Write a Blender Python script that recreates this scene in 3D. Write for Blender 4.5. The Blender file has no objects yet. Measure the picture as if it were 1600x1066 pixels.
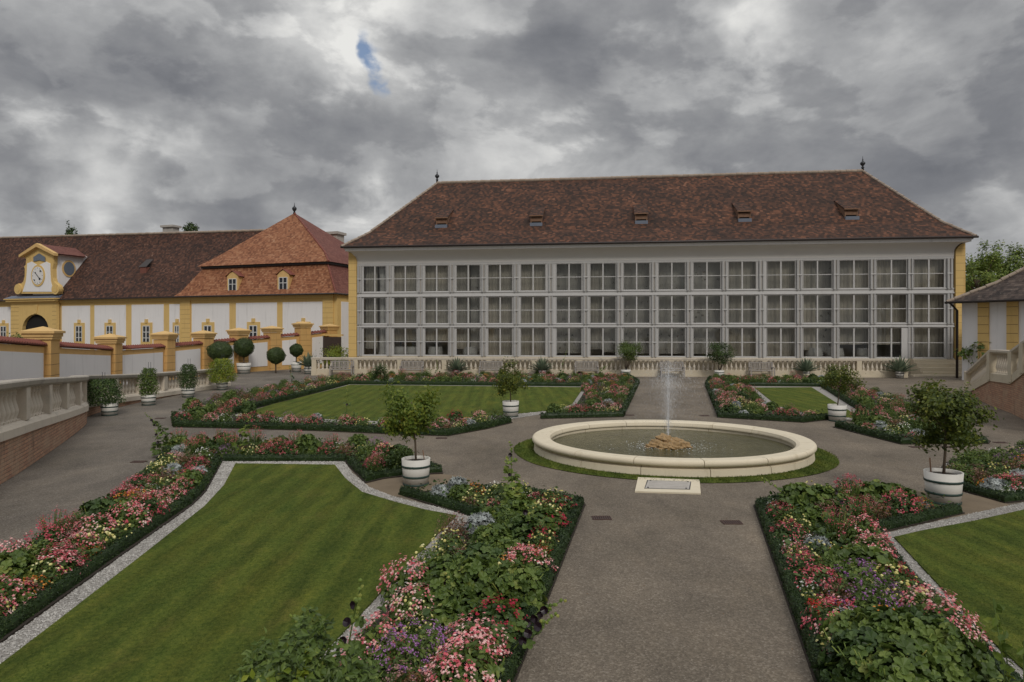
import bpy, math, random
import numpy as np
from math import radians, sin, cos, pi, sqrt, atan2
random.seed(7); RNG = np.random.default_rng(11)
SC = bpy.context.scene; COL = SC.collection
# ------------------------------------------------------------------ camera
FPX, YH, EYE = 1040.0, 516.0, 3.0          # focal length and horizon measured on the photograph (1600 px wide)
cam_d = bpy.data.cameras.new('camera'); cam = bpy.data.objects.new('camera', cam_d); COL.objects.link(cam)
cam_d.sensor_width = 36; cam_d.lens = 36*FPX/1600; cam_d.shift_y = -(533-YH)/1600
cam_d.clip_start = .05; cam_d.clip_end = 3000
cam.location = (0, 0, EYE); cam.rotation_euler = (radians(90), 0, 0); SC.camera = cam
# ------------------------------------------------------------------ sky, sun, exposure
SUN_EL, SUN_AZ, SUN_W = 40, 162, 1.45       # azimuth clockwise from +Y
SC.view_settings.view_transform = 'Standard'; SC.view_settings.look = 'None'
SC.view_settings.exposure = 0.0; SC.view_settings.gamma = 1
sd = bpy.data.lights.new('sun', 'SUN'); so = bpy.data.objects.new('sun', sd); COL.objects.link(so)
sd.energy = SUN_W; sd.angle = radians(16); sd.color = (1, .95, .88)
so.rotation_euler = (radians(90-SUN_EL), 0, radians(180-SUN_AZ))
so.location = (-5, -20, 40)
W = bpy.data.worlds.new('World'); SC.world = W; W.use_nodes = True

class NT:
    """small helper for node trees"""
    def __init__(s, tree): s.t = tree; s.n = tree.nodes; s.l = tree.links
    def node(s, typ, **kw):
        n = s.n.new(typ)
        for k, v in kw.items(): setattr(n, k, v)
        return n
    def put(s, sock, v):
        if hasattr(v, 'is_output') or hasattr(v, 'links'): s.l.new(v, sock)
        else: sock.default_value = v
    def math(s, op, a, b=0.0, c=None, clamp=False):
        n = s.node('ShaderNodeMath', operation=op, use_clamp=clamp)
        s.put(n.inputs[0], a); s.put(n.inputs[1], b)
        if c is not None: s.put(n.inputs[2], c)
        return n.outputs[0]
    def vmath(s, op, a, b=None, scale=None):
        n = s.node('ShaderNodeVectorMath', operation=op)
        s.put(n.inputs[0], a)
        if b is not None: s.put(n.inputs[1], b)
        if scale is not None: s.put(n.inputs[3], scale)
        return n.outputs['Value'] if op in ('DOT_PRODUCT', 'LENGTH', 'DISTANCE') else n.outputs[0]
    def noise(s, vec, scale, detail=4, rough=.5, dist=0.0):
        n = s.node('ShaderNodeTexNoise')
        if vec is not None: s.l.new(vec, n.inputs['Vector'])
        n.inputs['Scale'].default_value = scale; n.inputs['Detail'].default_value = detail
        n.inputs['Roughness'].default_value = rough; n.inputs['Distortion'].default_value = dist
        return n.outputs['Fac']
    def ramp(s, fac, stops, interp='LINEAR'):
        n = s.node('ShaderNodeValToRGB'); n.color_ramp.interpolation = interp
        e = n.color_ramp.elements
        while len(e) < len(stops): e.new(.5)
        for k, (p, c) in enumerate(stops):
            e[k].position = p; e[k].color = tuple(c)+(1,) if len(c) == 3 else c
        s.l.new(fac, n.inputs[0]); return n.outputs[0]
    def mix(s, fac, a, b, mode='MIX'):
        n = s.node('ShaderNodeMix', data_type='RGBA', blend_type=mode)
        s.put(n.inputs[0], fac)
        s.put(n.inputs[6], tuple(a)+(1,) if isinstance(a, tuple) and len(a) == 3 else a)
        s.put(n.inputs[7], tuple(b)+(1,) if isinstance(b, tuple) and len(b) == 3 else b)
        return n.outputs[2]
    def sep(s, v):
        n = s.node('ShaderNodeSeparateXYZ'); s.l.new(v, n.inputs[0]); return n.outputs
    def comb(s, x, y, z):
        n = s.node('ShaderNodeCombineXYZ'); s.put(n.inputs[0], x); s.put(n.inputs[1], y); s.put(n.inputs[2], z); return n.outputs[0]
    def smooth(s, v, a, b, lo=0.0, hi=1.0):
        n = s.node('ShaderNodeMapRange', interpolation_type='SMOOTHSTEP')
        s.put(n.inputs[0], v); n.inputs[1].default_value = a; n.inputs[2].default_value = b
        n.inputs[3].default_value = lo; n.inputs[4].default_value = hi
        return n.outputs[0]

def pdir(x, y):
    v = np.array([(x-800)/FPX, 1, (YH-y)/FPX]); return tuple(v/np.linalg.norm(v))

def build_sky():
    g = NT(W.node_tree); g.n.clear()
    out = g.node('ShaderNodeOutputWorld'); tc = g.node('ShaderNodeTexCoord'); D = tc.outputs['Generated']
    sky = g.node('ShaderNodeTexSky', sky_type='NISHITA', sun_disc=False)
    sky.sun_elevation = radians(SUN_EL); sky.sun_rotation = radians(SUN_AZ)
    blue = g.vmath('SCALE', sky.outputs[0], scale=.10)
    X, Y, Z = g.sep(D)
    zz = g.math('ADD', g.math('MAXIMUM', Z, 0.0), .13)
    px = g.math('DIVIDE', X, zz); py = g.math('DIVIDE', Y, zz)
    P = g.comb(g.math('MULTIPLY', px, .55), g.math('MULTIPLY', py, .62), g.math('MULTIPLY', Z, 1.2))
    # domain warp
    wn = g.node('ShaderNodeTexNoise'); g.l.new(P, wn.inputs['Vector']); wn.inputs['Scale'].default_value = 1.3; wn.inputs['Detail'].default_value = 3
    warp = g.vmath('SCALE', g.vmath('SUBTRACT', wn.outputs['Color'], (.5, .5, .5)), scale=.9)
    P2 = g.vmath('ADD', P, warp)
    big = g.noise(P2, .9, 6, .52)
    D2 = g.vmath('MULTIPLY', D, (1, 1, 1.75))
    D2 = g.vmath('ADD', D2, g.vmath('SCALE', warp, scale=.12))
    mid = g.noise(D2, 3.4, 10, .58, .15)
    fine = g.noise(D2, 9.5, 10, .62)
    v = g.math('ADD', g.math('MULTIPLY', big, .22), g.math('MULTIPLY', mid, .60))
    v = g.math('ADD', v, g.math('MULTIPLY', fine, .20))
    cell = g.noise(g.vmath('ADD', D2, (3.1, 1.7, .4)), 5.2, 8, .55, .1)
    v = g.math('ADD', v, g.math('SUBTRACT', g.smooth(cell, .47, .54, 0, .10), .04))
    cell2 = g.noise(g.vmath('ADD', D2, (7.3, 2.9, 1.4)), 2.6, 9, .52, .2)
    v = g.math('ADD', v, g.math('SUBTRACT', g.smooth(cell2, .44, .56, 0, .10), .05))
    v = g.math('ADD', v, .01)       # centre about .53
    def blob(x, y, r, amp, sx=1.0):
        nonlocal v
        d = pdir(x, y)
        df = g.vmath('SUBTRACT', D2b, d)
        df = g.vmath('MULTIPLY', df, (1/sx, 1, 1.35))
        L = g.vmath('LENGTH', df)
        v = g.math('ADD', v, g.math('MULTIPLY', g.smooth(L, 0, r, 1, 0), amp))
    D2b = g.vmath('ADD', D, g.vmath('SCALE', warp, scale=.10))
    wn2 = g.node('ShaderNodeTexNoise'); g.l.new(D, wn2.inputs['Vector']); wn2.inputs['Scale'].default_value = 9; wn2.inputs['Detail'].default_value = 5
    D2b = g.vmath('ADD', D2b, g.vmath('SCALE', g.vmath('SUBTRACT', wn2.outputs['Color'], (.5, .5, .5)), scale=.17))
    for b in [(215, 258, .10, .24, 1.5), (60, 215, .08, .15, 1.0), (530, 90, .13, .20, 1.2), (640, 20, .12, .13, 1.5), (560, 335, .10, .24, 1.6),
              (290, 340, .09, .08, 2.6), (170, 200, .12, .04, 2), (1190, 0, .07, .20, 2.0), (1560, 340, .11, .12, 1.6), (340, 265, .11, .06, 1.6),
              (900, 215, .17, .05, 2.2), (30, 300, .05, -.14, 1), (150, 150, .20, -.05, 2.2), (420, 150, .2, -.09, 2.3), (400, 300, .10, -.12, 2.0),
              (700, 60, .16, .03, 2), (850, 100, .25, -.01, 2.2), (1300, 200, .34, -.05, 2.2), (1500, 240, .2, -.05, 2.0), (1560, 50, .15, -.05, 2), (60, 60, .2, .05, 2), (120, 330, .16, .05, 2.6), (1100, 230, .2, .04, 2), (480, 40, .12, .08, 1.6),
              (1100, 120, .12, .03, 2), (160, 356, .05, .16, 1.5), (720, 190, .2, .01, 2), (60, 360, .06, .04, 2), (1000, 290, .12, .05, 2.4)]:
        blob(*b)
    bil = g.math('ABSOLUTE', g.math('SUBTRACT', g.noise(g.vmath('ADD', D2, (1.2, 5.5, 2.2)), 6.5, 9, .55, .1), .5))
    v = g.math('ADD', v, g.math('SUBTRACT', .035, g.math('MULTIPLY', bil, .42)))
    cloud = g.ramp(v, [(.28, (.150, .157, .175)), (.42, (.205, .211, .228)), (.53, (.275, .280, .292)), (.63, (.37, .375, .382)), (.76, (.56, .562, .558)), (.90, (.80, .795, .77))])
    # two small gaps of blue
    def gap(x, y, r, sx):
        df = g.vmath('MULTIPLY', g.vmath('SUBTRACT', D2b, pdir(x, y)), (1/sx, 1, 1.0))
        return g.smooth(g.vmath('LENGTH', df), r*.45, r, 1, 0)
    gp = g.math('MAXIMUM', gap(470, 66, .017, .6), gap(596, 98, .038, .5))
    c = g.mix(g.math('MULTIPLY', g.math('MULTIPLY', gp, g.smooth(fine, .30, .52, 0, 1)), .9), cloud, g.mix(.5, blue, (.13, .22, .40)))
    # the deck is brighter overhead than towards the horizon
    over = g.smooth(Z, .46, .85, 0.0, 1.0)
    c = g.mix(over, c, g.vmath('ADD', g.vmath('SCALE', cloud, scale=1.2), (.56, .57, .60)))
    bg = g.node('ShaderNodeBackground'); g.l.new(c, bg.inputs[0]); bg.inputs[1].default_value = 1.0
    g.l.new(bg.outputs[0], out.inputs[0])
build_sky()
W.cycles.sampling_method = 'MANUAL'; W.cycles.sample_map_resolution = 512

# ------------------------------------------------------------------ picture -> place
def G(x, y, z=0.0):
    Y = (EYE-z)*FPX/(y-YH); return ((x-800)/FPX*Y, Y)
def ZP(y, Y): return EYE-(y-YH)*Y/FPX
class Frame:
    """upright plane through two ground points; s along it, b behind it"""
    def __init__(s, p, q):
        s.o = np.array(p, float); d = np.array(q, float)-s.o; s.L = float(np.hypot(*d)); s.u = d/s.L
        s.n = np.array([-s.u[1], s.u[0]]); s.rot = atan2(s.u[1], s.u[0])
    def at(s, x, y, b=0.0):
        d = np.array([(x-800)/FPX, 1.0]); t = (s.o@s.n+b)/(d@s.n); p = d*t
        return float((p-s.o)@s.u), ZP(y, t)
    def S(s, x, b=0.0): return s.at(x, 500, b)[0]
    def w(s, S_, b): p = s.o+s.u*S_+s.n*b; return float(p[0]), float(p[1])

# ------------------------------------------------------------------ mesh builder
class MB:
    def __init__(s): s.V = []; s.nv = 0; s.F = []; s.M = []; s.UV = {}; s.smooth = []
    def add(s, V, F, m=0, sm=False):
        b = s.nv; V = np.asarray(V, float).reshape(-1, 3); s.V.append(V); s.nv += len(V)
        for f in F: s.F.append([i+b for i in f]); s.M.append(m); s.smooth.append(sm)
        return s
    def face(s, pts, m=0, uv=None):
        if uv is not None: s.UV[len(s.F)] = uv
        return s.add(pts, [list(range(len(pts)))], m)
    def box(s, x0, x1, y0, y1, z0, z1, m=0):
        V = [(x0,y0,z0),(x1,y0,z0),(x1,y1,z0),(x0,y1,z0),(x0,y0,z1),(x1,y0,z1),(x1,y1,z1),(x0,y1,z1)]
        return s.add(V, [(0,3,2,1),(4,5,6,7),(0,1,5,4),(1,2,6,5),(2,3,7,6),(3,0,4,7)], m)
    def cbox(s, c, h, ang=0, m=0, taper=1.0):
        V = []
        for z, k in ((-1, 1), (1, taper)):
            for sx, sy in ((-1,-1),(1,-1),(1,1),(-1,1)):
                x, y = sx*h[0]*k, sy*h[1]*k; V.append((c[0]+x*cos(ang)-y*sin(ang), c[1]+x*sin(ang)+y*cos(ang), c[2]+z*h[2]))
        return s.add(V, [(0,3,2,1),(4,5,6,7),(0,1,5,4),(1,2,6,5),(2,3,7,6),(3,0,4,7)], m)
    def lathe(s, prof, c=(0,0,0), seg=16, m=0, sm=True, cap=True, wob=0):
        V = []; F = []; n = len(prof)
        for (r, z) in prof:
            for k in range(seg):
                a = 2*pi*k/seg; V.append((c[0]+r*cos(a), c[1]+r*sin(a), c[2]+z))
        for j in range(n-1):
            for k in range(seg):
                k2 = (k+1) % seg; F.append((j*seg+k, j*seg+k2, (j+1)*seg+k2, (j+1)*seg+k))
        if cap:
            F.append(tuple(range(seg))[::-1]); F.append(tuple((n-1)*seg+k for k in range(seg)))
        return s.add(V, F, m, sm)
    def tube(s, pts, rad, seg=6, m=0, sm=True):
        pts = [np.array(p, float) for p in pts]; n = len(pts)
        if not hasattr(rad, '__len__'): rad = [rad]*n
        V = []; F = []
        for i, p in enumerate(pts):
            t = pts[min(i+1, n-1)]-pts[max(i-1, 0)]; t /= (np.linalg.norm(t)+1e-9)
            a = np.cross(t, (0, 0, 1.0)) if abs(t[2]) < .9 else np.cross(t, (1.0, 0, 0)); a /= np.linalg.norm(a); b = np.cross(t, a)
            for k in range(seg):
                an = 2*pi*k/seg; V.append(p+rad[i]*(cos(an)*a+sin(an)*b))
        for i in range(n-1):
            for k in range(seg):
                k2 = (k+1) % seg; F.append((i*seg+k, i*seg+k2, (i+1)*seg+k2, (i+1)*seg+k))
        F.append(tuple(range(seg))[::-1]); F.append(tuple((n-1)*seg+k for k in range(seg)))
        return s.add(V, F, m, sm)
    def prism(s, poly, fn0, fn1, m=0):
        """poly extruded between two mappings 2D->3D"""
        n = len(poly); V = [fn0(*p) for p in poly]+[fn1(*p) for p in poly]
        F = [tuple(range(n)), tuple(range(2*n-1, n-1, -1))]+[(i, n+i, n+(i+1) % n, (i+1) % n) for i in range(n)]
        return s.add(V, F, m)
    def scatter(s, P, N, size, T, m=0, spin=None):
        """a template (verts, faces) at every point, turned to its normal"""
        TV, TF = T; P = np.asarray(P, float); n = len(P)
        if n == 0: return s
        N = np.asarray(N, float); N = N/(np.linalg.norm(N, axis=1)[:, None]+1e-9)
        R = RNG.normal(size=(n, 3)) if spin is None else np.asarray(spin, float)
        t1 = R-(R*N).sum(1)[:, None]*N; t1 /= (np.linalg.norm(t1, axis=1)[:, None]+1e-9); t2 = np.cross(N, t1)
        size = np.broadcast_to(np.asarray(size, float), (n,)); TV = np.asarray(TV, float)
        V = P[:, None, :]+size[:, None, None]*(TV[None, :, 0:1]*t1[:, None]+TV[None, :, 1:2]*t2[:, None]+TV[None, :, 2:3]*N[:, None])
        k = len(TV); b = s.nv; s.V.append(V.reshape(-1, 3)); s.nv += n*k
        for f in TF:
            A = (np.array(f)[None, :]+b+k*np.arange(n)[:, None]).tolist(); s.F += A; s.M += [m]*n; s.smooth += [False]*n
        return s
    def mesh(s, name, mats):
        me = bpy.data.meshes.new(name); V = np.concatenate(s.V) if s.V else np.zeros((0, 3))
        me.vertices.add(len(V)); me.vertices.foreach_set('co', V.ravel())
        tot = np.array([len(f) for f in s.F], np.int32); st = np.concatenate([[0], np.cumsum(tot)[:-1]]).astype(np.int32) if len(tot) else tot
        me.loops.add(int(tot.sum())); me.polygons.add(len(tot))
        me.loops.foreach_set('vertex_index', np.fromiter((i for f in s.F for i in f), np.int32, int(tot.sum())))
        me.polygons.foreach_set('loop_start', st); me.polygons.foreach_set('loop_total', tot)
        me.polygons.foreach_set('material_index', np.array(s.M, np.int32)); me.polygons.foreach_set('use_smooth', np.array(s.smooth, bool))
        for m in (mats if isinstance(mats, (list, tuple)) else [mats]): me.materials.append(m)
        if s.UV:
            uv = me.uv_layers.new(name='UVMap'); a = np.zeros((int(tot.sum()), 2))
            for i, u in s.UV.items(): a[st[i]:st[i]+tot[i]] = u
            uv.data.foreach_set('uv', a.ravel())
        me.update(calc_edges=True); me.validate(); return me
    def obj(s, name, mats, parent=None, loc=None, label=None):
        o = bpy.data.objects.new(name, s.mesh(name, mats)); COL.objects.link(o)
        if parent: o.parent = parent
        if loc is not None: o.location = loc
        if label: o['label'] = label
        return o

def tag(o, label, cat, group=None, kind=None):
    if label: o['label'] = label
    if cat: o['category'] = cat
    if group: o['group'] = group
    if kind: o['kind'] = kind
    return o
def thing(name, label, cat, loc=(0, 0, 0), rz=0, group=None):
    o = bpy.data.objects.new(name, None); COL.objects.link(o); o.location = loc; o.rotation_euler = (0, 0, rz)
    o.empty_display_size = .2
    return tag(o, label, cat, group)
def dup(root, loc, rz=0, label=None, group=None, sc=1.0):
    r = root.copy(); COL.objects.link(r); r.location = loc; r.rotation_euler = (0, 0, rz); r.scale = (sc, sc, sc) if not hasattr(sc, '__len__') else sc
    if label: r['label'] = label
    if group: r['group'] = group
    for ch in KIDS.get(root.name, list(root.children)):
        c = ch.copy(); COL.objects.link(c); c.parent = r
        for g2 in ch.children:
            d = g2.copy(); COL.objects.link(d); d.parent = c
    return r
KIDS = {}
def struct(o): o['kind'] = 'structure'; return o

# ------------------------------------------------------------------ materials
MATS = {}
def newmat(name):
    m = bpy.data.materials.new(name); m.use_nodes = True; g = NT(m.node_tree); g.n.clear()
    out = g.node('ShaderNodeOutputMaterial'); bs = g.node('ShaderNodeBsdfPrincipled'); g.l.new(bs.outputs[0], out.inputs[0])
    MATS[name] = m; return m, g, bs, out
def bump(g, bs, h, strength=.3, dist=.02):
    b = g.node('ShaderNodeBump'); b.inputs['Strength'].default_value = strength; b.inputs['Distance'].default_value = dist
    g.l.new(h, b.inputs['Height']); g.l.new(b.outputs[0], bs.inputs['Normal'])
def coords(g): return g.node('ShaderNodeTexCoord').outputs['Object']
def plain(name, c, rough=.7, var=.25, scale=3.0, bmp=.15, fine=40, dirt=None, metal=0, spec=.4, streak=False):
    m, g, bs, out = newmat(name); co = coords(g)
    n = g.noise(co, scale, 6, .6); c = np.array(c)
    col = g.ramp(n, [(.3, tuple(c*(1-var))), (.55, tuple(c)), (.75, tuple(np.minimum(c*(1+var*.6), 1)))])
    n2 = g.noise(co, fine, 3, .6)
    col = g.mix(.5, col, g.ramp(n2, [(.3, tuple(c*(1-var*.8))), (.7, tuple(np.minimum(c*(1+var*.4), 1)))]))
    if streak:
        st = g.noise(g.vmath('MULTIPLY', co, (2.2, 2.2, .16)), 2.0, 5, .65)
        col = g.mix(g.smooth(st, .52, .75, 0, .45), col, tuple(np.array(dirt if dirt is not None else c*.5)))
    elif dirt is not None:
        d = g.noise(co, scale*.7+.3, 8, .7)
        col = g.mix(g.smooth(d, .5, .75, 0, .6), col, tuple(dirt))
    g.put(bs.inputs['Base Color'], col); bs.inputs['Roughness'].default_value = rough; bs.inputs['Metallic'].default_value = metal
    bs.inputs['Specular IOR Level'].default_value = spec
    if bmp: bump(g, bs, n2, bmp, .01)
    return m
def leafm(name, stops, trans=.25, rough=.5, spec=.35, hue=None):
    if name.startswith('leaf_') and name not in ('leaf_silver', 'leaf_box', 'leaf_topiary'): stops = [(p, (c[0]*1.9, c[1]*1.58, c[2]*1.25)) for p, c in stops]
    m, g, bs, out = newmat(name); r = g.node('ShaderNodeNewGeometry').outputs['Random Per Island']
    oi = g.node('ShaderNodeObjectInfo').outputs['Random']
    n = g.noise(g.node('ShaderNodeNewGeometry').outputs['Position'], 2.2, 3, .6)
    f = g.math('ADD', g.math('MULTIPLY', r, .75), g.math('SUBTRACT', g.math('MULTIPLY', n, .9), .33)); f = g.math('ADD', f, g.math('MULTIPLY', g.math('SUBTRACT', oi, .5), .12), clamp=True)
    col = g.ramp(f, stops); g.put(bs.inputs['Base Color'], col); bs.inputs['Roughness'].default_value = rough; bs.inputs['Specular IOR Level'].default_value = spec
    tr = g.node('ShaderNodeBsdfTranslucent'); g.put(tr.inputs[0], col); mx = g.node('ShaderNodeMixShader'); mx.inputs[0].default_value = trans
    g.l.new(bs.outputs[0], mx.inputs[1]); g.l.new(tr.outputs[0], mx.inputs[2]); g.l.new(mx.outputs[0], out.inputs[0])
    return m
def roofm(name, stops, tw=.19, th=.23, lich=None, lichc=(.35,.33,.28)):
    m, g, bs, out = newmat(name); uv = g.node('ShaderNodeUVMap').outputs[0]; U, V, _ = g.sep(uv)
    wob = g.noise(uv, .7, 2, .5)
    V = g.math('ADD', V, g.math('MULTIPLY', wob, .12))
    row = g.math('FLOOR', g.math('DIVIDE', V, th)); half = g.math('MULTIPLY', g.math('MODULO', row, 2.0), .5)
    uu = g.math('ADD', g.math('DIVIDE', U, tw), half); colm = g.math('FLOOR', uu)
    wn = g.node('ShaderNodeTexWhiteNoise', noise_dimensions='2D'); g.l.new(g.comb(colm, row, 0.0), wn.inputs['Vector'])
    big = g.noise(uv, .35, 5, .6); md = g.noise(uv, 1.6, 4, .6)
    f = g.math('ADD', g.math('MULTIPLY', wn.outputs['Value'], .60), g.math('ADD', g.math('MULTIPLY', big, .7), g.math('MULTIPLY', md, .5)))
    f = g.math('SUBTRACT', f, .43, clamp=True)
    col = g.ramp(f, stops)
    fv = g.math('FRACT', g.math('DIVIDE', V, th)); fu = g.math('FRACT', uu)
    seam = g.smooth(fu, 0, .1, .0, 1.0)
    if lich: 
        ln = g.noise(uv, 5.5, 5, .75); col = g.mix(g.smooth(ln, 1-lich-.06, 1-lich+.08, 0, .55), col, lichc)
    # shadow line along the lower rim of each tile row, painted into the colour
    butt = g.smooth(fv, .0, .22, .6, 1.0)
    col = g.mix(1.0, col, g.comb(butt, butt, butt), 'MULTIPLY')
    g.put(bs.inputs['Base Color'], col); bs.inputs['Roughness'].default_value = .85; bs.inputs['Specular IOR Level'].default_value = .25
    h = g.math('MULTIPLY', g.math('SUBTRACT', 1.0, fv), 1.0); h = g.math('ADD', h, g.math('MULTIPLY', seam, .25)); h = g.math('ADD', h, g.math('MULTIPLY', wn.outputs['Value'], .35))
    bump(g, bs, h, .8, .035)
    return m

def build_ground_mats():
    # gravel
    m, g, bs, out = newmat('gravel'); co = coords(g)
    v = g.node('ShaderNodeTexVoronoi'); g.l.new(co, v.inputs['Vector']); v.inputs['Scale'].default_value = 55
    vc = g.sep(v.outputs['Color'])[0]
    a = g.ramp(vc, [(0, (.115, .100, .085)), (.45, (.170, .150, .126)), (.8, (.222, .198, .168)), (1, (.32, .295, .26))])
    f2 = g.noise(co, 130, 2, .5); a = g.mix(.35, a, g.ramp(f2, [(.35, (.11, .097, .083)), (.65, (.26, .236, .205))]))
    b = g.noise(co, .35, 6, .62, .6); c = g.noise(g.vmath('MULTIPLY', co, (1, .45, 1)), 1.6, 5, .65)
    a = g.mix(1.0, a, g.ramp(b, [(.3, (.66, .615, .54)), (.5, (.86, .80, .715)), (.7, (1.08, 1.0, .88))]), 'MULTIPLY')
    a = g.mix(1.0, a, g.ramp(c, [(.32, (.84, .84, .85)), (.5, (1, 1, 1)), (.72, (1.14, 1.12, 1.09))]), 'MULTIPLY')
    # cooler grey paving gravel on the ramp to the left, browner round the basin
    X, Y, Z = g.sep(co); lf = g.math('ADD', X, g.math('MULTIPLY', g.noise(co, .5, 3), 2.0))
    a = g.mix(g.smooth(lf, -7, -3, .7, 0), a, g.mix(1.0, a, (.92, .98, 1.08), 'MULTIPLY'))
    g.put(bs.inputs['Base Color'], a); bs.inputs['Roughness'].default_value = .92; bs.inputs['Specular IOR Level'].default_value = .2
    bump(g, bs, g.math('ADD', v.outputs['Distance'], g.math('MULTIPLY', f2, .4)), .6, .012)
    # lawn
    m, g, bs, out = newmat('lawn_soil'); co = coords(g); X, Y, Z = g.sep(co)
    wob = g.noise(co, .8, 3, .5)
    # mowing lanes run out from the basin
    t = g.math('ADD', g.math('ADD', X, g.math('MULTIPLY', Y, .02)), g.math('MULTIPLY', wob, .35))
    st = g.math('SINE', g.math('MULTIPLY', t, 12.5)); st = g.smooth(st, -.9, .9, .88, 1.08)
    n = g.noise(g.vmath('MULTIPLY', co, (1.2, .8, 1)), 1.5, 7, .7); n2 = g.noise(co, 60, 3, .7)
    a = g.ramp(n, [(.28, (.052, .082, .014)), (.43, (.080, .114, .019)), (.56, (.108, .132, .023)), (.70, (.155, .145, .035))])
    a = g.mix(.5, a, g.ramp(n2, [(.3, (.040, .060, .012)), (.5, (.078, .098, .018)), (.72, (.135, .140, .034))]))
    a = g.mix(1.0, a, g.comb(st, st, st), 'MULTIPLY'); a = g.mix(1.0, a, g.ramp(g.noise(g.vmath('MULTIPLY', co, (1.6, .5, 1)), .9, 6, .65), [(.32, (.72, .80, .78)), (.5, (1, 1, 1)), (.66, (1.18, 1.07, 1.0))]), 'MULTIPLY'); a = g.mix(1.0, a, g.ramp(g.noise(g.vmath('MULTIPLY', co, (1.0, .09, 1)), 7.0, 7, .72), [(.30, (.62, .68, .66)), (.45, (.93, .95, .94)), (.6, (1.10, 1.08, 1.05)), (.72, (1.42, 1.30, 1.15))]), 'MULTIPLY'); a = g.mix(1.0, a, g.ramp(g.noise(co, 22, 4, .7), [(.34, (.66, .72, .66)), (.5, (1, 1, 1)), (.68, (1.40, 1.28, 1.2))]), 'MULTIPLY')
    g.put(bs.inputs['Base Color'], a); bs.inputs['Roughness'].default_value = .9; bs.inputs['Specular IOR Level'].default_value = .1
    bump(g, bs, n2, .8, .03)
    # grass blades take the same lanes
    m, g, bs, out = newmat('grass_blade'); co = coords(g); X, Y, Z = g.sep(co); wob = g.noise(co, .8, 3, .5)
    t = g.math('ADD', g.math('ADD', X, g.math('MULTIPLY', Y, .02)), g.math('MULTIPLY', wob, .35))
    st = g.math('SINE', g.math('MULTIPLY', t, 12.5)); st = g.smooth(st, -.9, .9, .88, 1.08)
    r = g.node('ShaderNodeNewGeometry').outputs['Random Per Island']; n = g.noise(g.vmath('MULTIPLY', co, (1.2, .8, 1)), 1.5, 7, .7)
    n3 = g.noise(g.vmath('MULTIPLY', co, (1, .6, 1)), 9.0, 5, .7)
    f = g.math('ADD', g.math('MULTIPLY', r, .45), g.math('SUBTRACT', g.math('ADD', g.math('MULTIPLY', n, 1.1), g.math('MULTIPLY', n3, 1.0)), .78), clamp=True)
    a = g.ramp(f, [(.05, (.036, .064, .012)), (.4, (.072, .110, .018)), (.7, (.108, .138, .025)), (1, (.195, .18, .05))]); a = g.mix(1.0, a, g.comb(st, st, st), 'MULTIPLY'); a = g.mix(1.0, a, g.ramp(g.noise(g.vmath('MULTIPLY', co, (1.6, .5, 1)), .9, 6, .65), [(.32, (.72, .80, .78)), (.5, (1, 1, 1)), (.66, (1.18, 1.07, 1.0))]), 'MULTIPLY'); a = g.mix(1.0, a, g.ramp(g.noise(g.vmath('MULTIPLY', co, (1.0, .09, 1)), 7.0, 7, .72), [(.30, (.62, .68, .66)), (.45, (.93, .95, .94)), (.6, (1.10, 1.08, 1.05)), (.72, (1.42, 1.30, 1.15))]), 'MULTIPLY'); a = g.mix(1.0, a, g.ramp(g.noise(co, 22, 4, .7), [(.34, (.66, .72, .66)), (.5, (1, 1, 1)), (.68, (1.40, 1.28, 1.2))]), 'MULTIPLY')
    g.put(bs.inputs['Base Color'], a); bs.inputs['Roughness'].default_value = .8; bs.inputs['Specular IOR Level'].default_value = .15
build_ground_mats()
plain('soil', (.035, .026, .018), .95, .5, 6, .6, 50)
plain('sand', (.20, .155, .105), .95, .25, 2.5, .5, 90, dirt=(.12, .095, .07), spec=.2)
leafm('pebble', [(0, (.20, .19, .17)), (.4, (.36, .34, .31)), (.8, (.50, .48, .44)), (1, (.62, .60, .56))], 0, .85, .3)
plain('pebble_bed', (.30, .28, .25), .95, .4, 8, .8, 80)
plain('plaster_white', (.77, .75, .735), .85, .05, .8, .05, 30, dirt=(.50, .48, .46), streak=True)
plain('frame_white', (.51, .50, .485), .5, .06, 1.5, .03, 60, dirt=(.42, .40, .38), streak=True)
plain('shutter_grey', (.39, .385, .375), .5, .1, 3, .05, 60)
plain('cove_white', (.70, .675, .635), .85, .05, .5, .03, 30)
plain('plaster_yellow', (.66, .455, .17), .85, .10, 1.2, .08, 30, dirt=(.46, .27, .09), streak=True)
plain('plaster_orange', (.62, .38, .14), .85, .14, 1.5, .1, 30, dirt=(.34, .19, .08), streak=True)
plain('cap_yellow', (.64, .42, .17), .85, .12, 2.5, .1, 30, dirt=(.40, .25, .10))
plain('joint', (.22, .13, .05), .9, .2, 5, 0)
plain('coping_red', (.21, .065, .045), .8, .25, 5, .2, 30, dirt=(.12, .05, .04))
plain('stone', (.60, .53, .43), .85, .14, 2.5, .15, 35, dirt=(.26, .24, .20))
plain('stone_cream', (.58, .505, .375), .85, .12, 1.5, .12, 30, dirt=(.42, .34, .22))
plain('stone_fountain', (.66, .58, .43), .75, .10, 1.6, .2, 50, dirt=(.40, .33, .20), streak=True)
plain('stone_dark', (.40, .36, .30), .9, .25, 2, .2, 30, dirt=(.13, .12, .11))
plain('tub_white', (.64, .615, .56), .6, .06, 4, .05, 30, dirt=(.42, .38, .31), streak=True)
plain('tub_green', (.028, .055, .045), .5, .15, 8, .05, 30)
plain('iron', (.02, .022, .025), .5, .2, 8, .05, 30, spec=.5)
plain('drain_rust', (.085, .05, .04), .8, .3, 20, .2, 90)
plain('bark', (.13, .095, .065), .9, .35, 12, .6, 60)
plain('wood_weathered', (.34, .31, .28), .85, .3, 9, .3, 60)
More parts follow.
